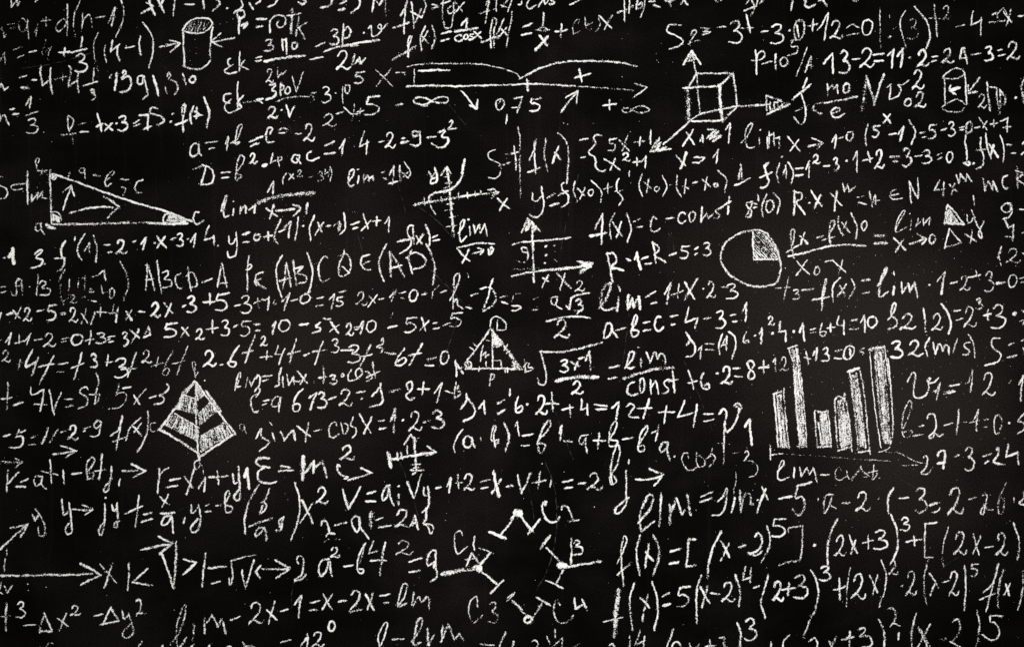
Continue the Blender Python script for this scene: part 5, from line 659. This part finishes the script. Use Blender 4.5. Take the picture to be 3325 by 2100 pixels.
limbot: @17,.75 - 15 160 92 140 - 10 218 70 212 @19,.7 | 118 90 188 212 | 190 90 110 210 @20,.75 - 238 150 300 140 @22,.85 ~ 340 95 370 65 405 80 385 150 325 225 420 210 @22,.8 | 450 92 515 215 @20,.8 | 510 70 465 210 @19,.8 - 562 105 640 88 @20,.75 - 595 158 632 152 @20,.75 ~ 700 190 750 120 775 10 750 10 710 130 710 190 770 160 ~ 830 70 815 185 870 110 885 150 935 110 950 210
low12: @18,.75 | 0 420 -5 400 2 30 385 125 505 @22,.75 0 160 300 212 382
lowlim: @18,.75 ~ 560 505 550 430 590 330 620 310 610 380 570 490 @22,.65 - 660 445 750 440 @23,.75 ~ 810 460 870 380 895 280 870 280 835 400 830 490 880 470 / 935 360 945 490 995 395 @23,.7 / 1055 340 1040 465 1095 325 1145 445 1185 400 1215 455
star.letter: @15,.65 ~ 1325 190 1320 110 1275 140 1255 220 1280 300 @18,.75 - 1300 315 1365 255 @18,.6 3 1410 150 1485 320
star.letter: @17,.7 ~ 1970 180 1950 140 1925 170 1930 260 1960 310 2020 310 2080 255 @22,.85 / 2085 120 2090 205 2150 170 @22,.85 | 2145 130 2180 215
star.ring: @19,0.68 | 1615 80 1555 150 @21,0.68 | 1600 140 1700 250 @27,0.95 0 1690 262 1752 320 @20,0.68 | 1840 150 1760 275 @21,0.83 - 1785 115 1895 180
lowlast: @18,.65 - 1350 480 1455 490 @20,.65 | 1545 385 1490 510 @24,.7 | 1610 455 1600 510 @22,.7 ~ 1755 460 1780 450 1800 480 1790 510 @18,.7 | 1865 420 1905 505 @16,.65 | 1930 365 1935 430 / 1925 490 1990 430 1985 510 @14,.5 - 2060 510 2120 480 @24,.7 ~ 2355 490 2380 475 2400 510
f5: @44,.65 ~ 2430 55 2405 200 2395 420 @18,.75 - 2310 305 2460 270
T 2000 1890 2.408
f5: @40,.6 ~ 20 60 15 150 5 260 0 420
lowlast: @17,.75 | 108 415 106 500 @20,.75 / 190 372 150 485 225 455 | 225 420 215 510 @19,.75 | 448 358 395 505 @22,.7 ~ 440 505 450 470 490 465 505 510 @20,.7 | 575 475 585 510 | 650 480 635 510 @22,.7 - 700 500 780 490 | 735 450 738 510 @22,.75 ~ 810 430 850 430 840 480 880 510 @22,.75 ~ 950 315 975 400 968 505 @22,.75 3 1005 280 1100 450 @20,.75 | 1212 465 1212 510 ~ 1355 410 1310 460 1305 510 @19,.65 ~ 1510 460 1555 430 1575 470 1570 510 @22,.7 / 1665 460 1685 505 1722 425 @23,.75 - 1765 445 1860 425 | 1828 382 1822 500 @22,.75 ~ 1895 365 1945 355 1935 400 1900 420 1980 420 2005 470 1990 495 1925 505 @26,.7 ~ 2055 290 2095 380 2098 505 @18,.75 ~ 2130 205 2150 195 2180 215 2175 320 @20,.75 / 2145 345 2165 315 2220 340 @23,.7 | 2215 395 2208 445 @25,.7 ~ 2348 240 2315 370 2312 500 @20,.7 | 2365 350 2440 510
T 2325 1890 2.408
lowlast: @22,.65 | 1675 325 1575 510 @19,.65 | 1585 350 1675 510 @30,.55 - 1755 440 1800 430 @17,.75 ~ 1850 310 1885 285 1910 330 1890 410 1840 465 @17,.7 - 1830 460 1915 505 @18,.75 ~ 2040 215 2060 330 2050 430 2030 510 @18,.7 - 2145 262 2245 262 ~ 2145 262 2145 310 2170 310 2215 370 2200 430 2150 450 2080 405
T 831 970
T 1662 0
"""
REPEATED = ('arrow', 'bar', 'stripe', 'letter', 'rim', 'arc')
MAIN = {'cyl1': 'side', 'cyl2': 'side', 'cube': 'frame', 'tri': 'side', 'plot': 'axis', 'axes': 'axis', 'pie': 'circle',
        'dtri': 'side', 'kite': 'edge', 'cross': 'axis', 'bars': 'axis', 'star': 'ring'}
INFO = {
 'top1': ('formula', "cut-off letter at the top left corner"),
 'an1': ('formula', "thin formula n = a1 + d(n-1)"),
 'an2': ('formula', "formula -4 + 1/3 (14-1) with tall brackets"),
 'an3': ('formula', "thick numbers -4 + 4 1/3 · 13 9 1.3 to the tenth"),
 'an4': ('formula', "n = 1/3 at the left edge"),
 'rho1': ('formula', "rho = tx · 3 = 7S : f(x)"),
 'cyl1': ('cylinder_drawing', "large chalk cylinder with a hatched top"),
 'topf': ('formula', "row of numbers and f(x) cut off by the top edge"),
 'topc': ('formula', "f(x) = cos x cut off by the top edge"),
 'toph': ('formula', "f(x) and 2x cut off by the top edge"),
 'pk': ('formula', "Pn = rho / k in thick chalk"),
 'ek1': ('formula', "Ek fraction 3 pi 0 over 2n minus 3p · v over 2n"),
 'ek2': ('formula', "Ek fraction 3 p0 v over 2·v = 3·10 to the fifth"),
 'twox': ('formula', "2 - x + 5"),
 'fgx': ('formula', "f(x) = gx with long tails"),
 'fcos': ('formula', "f(x) = 1/cos x beside f(x) = 1/x + cos x"),
 'nline': ('number_line', "number line with two arches, 0,75 and infinity signs"),
 'abc': ('formula', "a = 1b = c = -2"),
 'disc': ('formula', "D = b squared - 4ac = 1·4-2 = 9-3 squared"),
 's2': ('formula', "S2 = -3t - 3·0 + 12 = 0 | : (3) t squared - 4 = a"),
 'p10': ('formula', "p - 10 to the fifth, 13-2 = 11·2 = 24-3 = 2"),
 'fmo': ('formula', "f = mo over c, scribbled N and v squared"),
 'cyl2': ('cylinder_drawing', "small chalk cylinder with an arrow inside"),
 'twopi': ('formula', "2 pi p · ("),
 'cube': ('cube_drawing', "chalk cube with three arrows along its axes"),
 'sys': ('formula', "S = t | f(x) = { 5x+1, x squared + 1"),
 'cond1': ('formula', "x1 >= 1 with a scribbled sign"),
 'cond2': ('formula', "x > 1"),
 'limx': ('formula', "lim x -> 1-0 (5 to the x - 1) = 5-3 = 0-x+7"),
 'tri': ('triangle_drawing', "right triangle a b c with shaded corners and two arrows"),
 'sm': ('formula', "S = | m at the left edge"),
 'hyp': ('formula', "small a - b ; c along the long side of the triangle"),
 'limq': ('formula', "lim 1 over x -> 1 with a broad fraction bar"),
 'limf': ('formula', "lim = f(x)"),
 'xsq': ('formula', "small (x squared - 34)"),
 'dash1': ('formula', "thick · 1 at the left edge"),
 'fp1': ('formula', "3. f'(1) = 2·1·x-3·1 4."),
 'y01': ('formula', "y = 0+(-1)·(x-1) = x+1"),
 'mat': ('formula', "faint A·B and a bracketed block of small numbers"),
 'abcd': ('formula', "ABCD - A"),
 'pe': ('formula', "p E (AB) C Q E (AD) in tall letters"),
 'fx1': ('formula', "f(x) = squeezed above (AD)"),
 'limz': ('formula', "lim over x -> 0"),
 'plot': ('graph_drawing', "axes with a rising curve and letters y and x"),
 'hd': ('formula', "h - D = 6 ="),
 'li15': ('formula', "x2-5-2x1+4x-2x·3+5-3+1·1-0 = 15 2x-1 = 0-1"),
 'li3x': ('formula', "1+1-2 = 0+3 = 3x0 5x2+3-5 ="),
 'li10': ('formula', "= 10 - 5x2 = 10 - 5x = 5"),
 'tan': ('formula', "y = f(x0)+f'(x0)·(x-x0)"),
 'one1': ('formula', "underlined 1"),
 'f1eq': ('formula', "f(1) = 1 squared - 3·1+2 = 3-3 = 0"),
 'two2': ('formula', "2. f(x) = 2 at the right edge"),
 'fconst': ('formula', "f(x) = c - const"),
 'g0': ('formula', "g'(0)"),
 'axes': ('graph_drawing', "thick arrowed axes with small dots and the letters x2"),
 'r1': ('formula', "R·1 = R-5 = 3"),
 'lim1x': ('formula', "thick lim = 1+x·2-3"),
 'asq3': ('formula', "a root 3 over 2"),
 'pie': ('pie_chart_drawing', "chalk circle with one hatched quarter"),
 'rx': ('formula', "R·x x to the n = n C"),
 'xm': ('formula', "N 4x to the m m C R"),
 'diff': ('formula', "fx - f(x)0 over x0 - x ="),
 'limd': ('formula', "lim x -> 0 under thin letters"),
 'dlty': ('formula', "hatched delta y"),
 'dltx': ('formula', "open delta x"),
 'nine': ('formula', "column with a 9 at the right edge"),
 'twelve': ('formula', "12 at the right edge below the 9"),
 't3': ('formula', "t3 - f(x) = lim · 1-2+3-0"),
 'li6t': ('formula', "2 + 4t - t cubed + 3t squared + 6t 2.6t squared + 4t - 3t squared - 6t = 0"),
 'vst': ('formula', "t - 7v = St"),
 'fx5': ('formula', "5x-3"),
 'five9': ('formula', "-5 = 11-2 = 9"),
 'fxb': ('formula', "tall f(x) beside the striped kite"),
 'kite': ('kite_drawing', "chalk kite shape with shaded stripes"),
 'limsin': ('formula', "lim = sin x . t3 · cost"),
 'l13': ('formula', "l = a 6 13-2 = 9-2+1-5"),
 'sincos': ('formula', "sin x - cos x = 1·2-3"),
 'dtri': ('triangle_drawing', "triangle A D B with its height and tick marks"),
 'j12': ('formula', "J1 = 6·2t+4 = 12t+4 = v1"),
 'ab': ('formula', "(a·b)' = b' - a + b - b' a"),
 'emc': ('formula', "large E = m c squared with an arrow"),
 'abc4': ('formula', "a-b = c = 4-3 = 1"),
 'root': ('formula', "root of 3x-1 over 2 = lim over const"),
 'j1': ('formula', "J1 = (1) 6·1"),
 'plus12': ('formula', "+6·2 = 8+"),
 'six10': ('formula', "squared ·4·1 = 6+4 = 10"),
 's22': ('formula', "J2 (2) = 2 cubed + 3"),
 'ms32': ('formula', "12 +13 = 0 = 32 (m/s) running over the bar chart"),
 'seq': ('formula', "tall S = at the right edge"),
 'v12': ('formula', "thin v1 = 12 · 1"),
 'b2': ('formula', "b = 2-1-1 = 0"),
 'bars': ('bar_chart_drawing', "bar chart of six shaded bars on a thin base line"),
 'rho2': ('formula', "r = at1 - btj, with arrows above"),
 'rho3': ('formula', "r = x1 + y1"),
 'yjy': ('formula', "y -> jy t = x/a, y = -b (b/a) x squared"),
 'vec': ('arrow_drawing', "arrow rising from the left edge"),
 'xaxis': ('axis_drawing', "long arrow from the left edge to x"),
 'kv': ('formula', "x k < v > 1 = root vx -> 2a squared - b t = 9"),
 'cross': ('axis_cross_drawing', "small thick axis cross with ticks"),
 'vvy': ('formula', "v = ai vy-1+2 = x-v+1 = -2"),
 'ab2': ('formula', "2 - ab = 2ab"),
 'star': ('ring_diagram', "open ring of branches lettered C1, C2, C3, C4, A and B"),
 'jvec': ('formula', "b j with an arrow"),
 'cost3': ('formula', "thin cost - 3"),
 'limsinx': ('formula', "lim = sin x - 5·a-2·(-3 = 2-ab·2"),
 'fbr': ('formula', "f(x) = [(x-2) to the fifth]·(2x+3) cubed + [(2x-2)"),
 'f5': ('formula', "f(x) = 5(x-2) to the fourth ·(2+3) cubed + (2x) squared ·2(x-2) to the fifth"),
 't24': ('formula', "27-3 = 24"),
 'limc': ('formula', "thin lim - cost. under the bar chart"),
 'tdx': ('formula', "t cubed - delta x squared - delta y squared"),
 'limbot': ('formula', "lim - 2x-1 = x-2x = lm"),
 'low12': ('formula', "-12 with a small 0 above it at the bottom edge"),
 'lowfrag': ('formula', "letter tops cut off by the bottom edge"),
 'lowlim': ('formula', "l - lim at the bottom edge"),
 'lowlast': ('formula', "(2x+3) cubed, (2x+3) squared · (x-2) to the fifth cut off by the bottom edge"),
}
# ------------------------------------------------------------------ the board
board = bpy.data.objects.new("chalkboard", None)
board.location = (0, 0, -1.35)
col.objects.link(board)
board["label"] = "black chalkboard covered with white handwritten formulas, graphs and diagrams"
board["category"] = "chalkboard"

def panel():
    hx, hz, d = 2.15, 1.35, 0.022
    v = [(sx * hx, y, sz * hz) for y in (0, d) for sz in (-1, 1) for sx in (-1, 1)]
    f = [(0, 1, 3, 2), (4, 6, 7, 5), (0, 4, 5, 1), (2, 3, 7, 6), (0, 2, 6, 4), (1, 5, 7, 3)]
    me = bpy.data.meshes.new("board_panel")
    me.from_pydata(v, [], f)
    me.materials.append(SLATE)
    o = bpy.data.objects.new("board_panel", me)
    col.objects.link(o)
    mod = o.modifiers.new("bevel", 'BEVEL'); mod.width = 0.003; mod.segments = 2
    return o

def adopt(o, parent):
    o.parent = parent
    o.matrix_parent_inverse = parent.matrix_world.inverted()

bpy.context.view_layer.update()
adopt(panel(), board)

# ------------------------------------------------------------------ the writing
pieces = {}
order = []
ox = oy = 0.0; sc = 2408 / 832
for line in MARKS.strip().splitlines():
    line = line.strip()
    if not line: continue
    if line.startswith('T '):
        q = line.split()
        ox, oy = float(q[1]), float(q[2])
        sc = float(q[3]) if len(q) > 3 else 2408 / 832
        continue
    key, text = line.split(':', 1)
    # a piece met again (next tile) goes on in the same mesh; only arrows, bars and the like start a new one
    kind = key.split('.')[1] if '.' in key else None
    k = key if kind not in REPEATED else (key, len(order))
    if k not in pieces:
        pieces[k] = Chalk(); order.append((k, key))
    draw(pieces[k], text, ox, oy, sc)

parts = {}
for k, key in order:                       # whole formulas and the main outline of each drawing
    base, _, kind = key.partition('.')
    if kind and kind != MAIN.get(base): continue
    if base in parts: raise ValueError("two main meshes for " + base)
    name, label = INFO[base]
    if name in ('formula', 'ring_diagram', 'number_line'):  # a formula is made of its symbols: each one a mesh of its own
        o = bpy.data.objects.new(name, None)
        x, y = pieces[k].middle()
        o.location = ((x - W_PX / 2) / 1000, 0, (H_PX / 2 - y) / 1000 - board.location.z)
        o.empty_display_size = 0.05
        col.objects.link(o); o.parent = board
        bpy.context.view_layer.update()
        for lot in pieces[k].apart(7.0):
            s = lot.build('branch' if name == 'ring_diagram' else 'symbol', None)
            adopt(s, o)
    else:
        o = pieces[k].build(name, None)
        adopt(o, board)
    o["label"] = label
    parts[base] = o
bpy.context.view_layer.update()
for k, key in order:                       # the pieces of a drawing
    base, _, kind = key.partition('.')
    if not kind or kind == MAIN.get(base): continue
    for lot in (pieces[k].apart(9.0) if kind in ('angle_mark', 'tick', 'dot') else [pieces[k]]):
        o = lot.build(kind, None)
        adopt(o, parts[base])
bpy.context.view_layer.update()

# ------------------------------------------------------------------ dust and scratches
dust = Chalk()
def speck(x, y, s): dust.fleck(x, y, s, 1.0)
for _ in range(650):
    speck(rng.uniform(-60, 3385), rng.uniform(-60, 2160), 0.35 + 0.9 * rng.random() ** 3)
for _ in range(16):                         # a few little sprays
    cx, cy = rng.uniform(0, 3325), rng.uniform(0, 2100)
    for _ in range(rng.randint(3, 9)):
        speck(rng.gauss(cx, 30), rng.gauss(cy, 30), 0.4 + 0.9 * rng.random() ** 2)
for _ in range(260):
    speck(rng.gauss(2850, 260), rng.gauss(1180, 230), 0.45 + 0.8 * rng.random() ** 2)
for (x, y, s) in ((2550, 870, 2.2), (1830, 400, 2), (1843, 404, 1.6), (2020, 250, 2), (410, 150, 2), (665, 1235, 3), (142, 430, 2),
                  (2260, 1655, 2), (2236, 1775, 2.4), (1760, 1505, 3), (1340, 1705, 3), (1930, 1645, 2), (90, 1895, 2.5), (92, 1915, 2), (150, 1905, 2)):
    speck(x, y, s)
d_o = dust.build("chalk_dust", None); adopt(d_o, board)
d_o["kind"] = "stuff"

SCR = new_mat("scratch_grey")
m_, nt_, lk_ = SCR
o_ = nt_.new("ShaderNodeOutputMaterial"); b_ = nt_.new("ShaderNodeBsdfDiffuse")
b_.inputs["Color"].default_value = (0.060, 0.056, 0.052, 1)
at_ = nt_.new("ShaderNodeAttribute"); at_.attribute_name = "edge"
tr_ = nt_.new("ShaderNodeBsdfTransparent"); mx_ = nt_.new("ShaderNodeMixShader")
tc_ = nt_.new("ShaderNodeTexCoord")
nz_ = noise(nt_, lk_, tc_.outputs["Object"], 60.0, 3.0, 0.6)
lk_.new(mth(nt_, lk_, 'ADD', mth(nt_, lk_, 'MULTIPLY', at_.outputs["Fac"], 0.4), smooth(nt_, lk_, nz_, 0.35, 0.65), None, True), mx_.inputs[0])
lk_.new(b_.outputs[0], mx_.inputs[1]); lk_.new(tr_.outputs[0], mx_.inputs[2]); lk_.new(mx_.outputs[0], o_.inputs["Surface"])
SCRATCHES = [
    (0, 0, 4, "200 645 500 600 870 500"), (831, 485, 3, "1500 520 1680 650 1850 830"), (831, 485, 4, "1590 1080 1860 1350 1960 1460"),
    (831, 485, 3, "950 780 985 900 1000 1000"), (831, 485, 3, "1330 330 1375 460 1405 590"), (1662, 970, 3, "1100 130 1070 400 1040 640"),
    (1662, 970, 3, "1610 570 1740 860 1885 1240"), (1662, 1455, 4, "300 90 395 350 420 560 410 850 330 1150 230 1330"),
    (1662, 1455, 3, "150 330 185 500 215 690"), (831, 1455, 3, "1350 120 1440 350 1540 680"), (1662, 485, 3, "630 230 560 480 450 990"),
    (831, 0, 2.5, "300 1165 330 1230 335 1280"), (831, 0, 2, "1810 980 1900 1090 1990 1200"), (1662, 485, 5, "1470 780 1515 880 1525 1040"),
    (1662, 970, 3, "410 1060 480 1260 580 1519"), (831, 970, 4, "1720 640 1790 500 1900 160"), (0, 1455, 2.5, "1680 580 1740 560 1800 540"),
    (831, 1455, 3, "335 1500 345 1300 390 1200"), (2493, 1455, 3, "1180 230 1330 340 1530 420"), (2493, 1455, 2.5, "1640 1130 1720 1060 1800 1020"),
]
for ox_, oy_, w_, st in SCRATCHES:
    c_ = Chalk(); z = [float(q) for q in st.split()]
    pts = [(ox_ + z[k] / 2.894, oy_ + z[k + 1] / 2.894) for k in range(0, len(z), 2)]
    c_.stroke(catmull(pts, 6), w_ * 0.7, 0.5, 0.0)
    s_o = c_.build("scratch", None, m_); adopt(s_o, board)
print("AMBIGUOUS", AMBIG)
print("STROKES", stroke_no, "PARTS", len(parts))
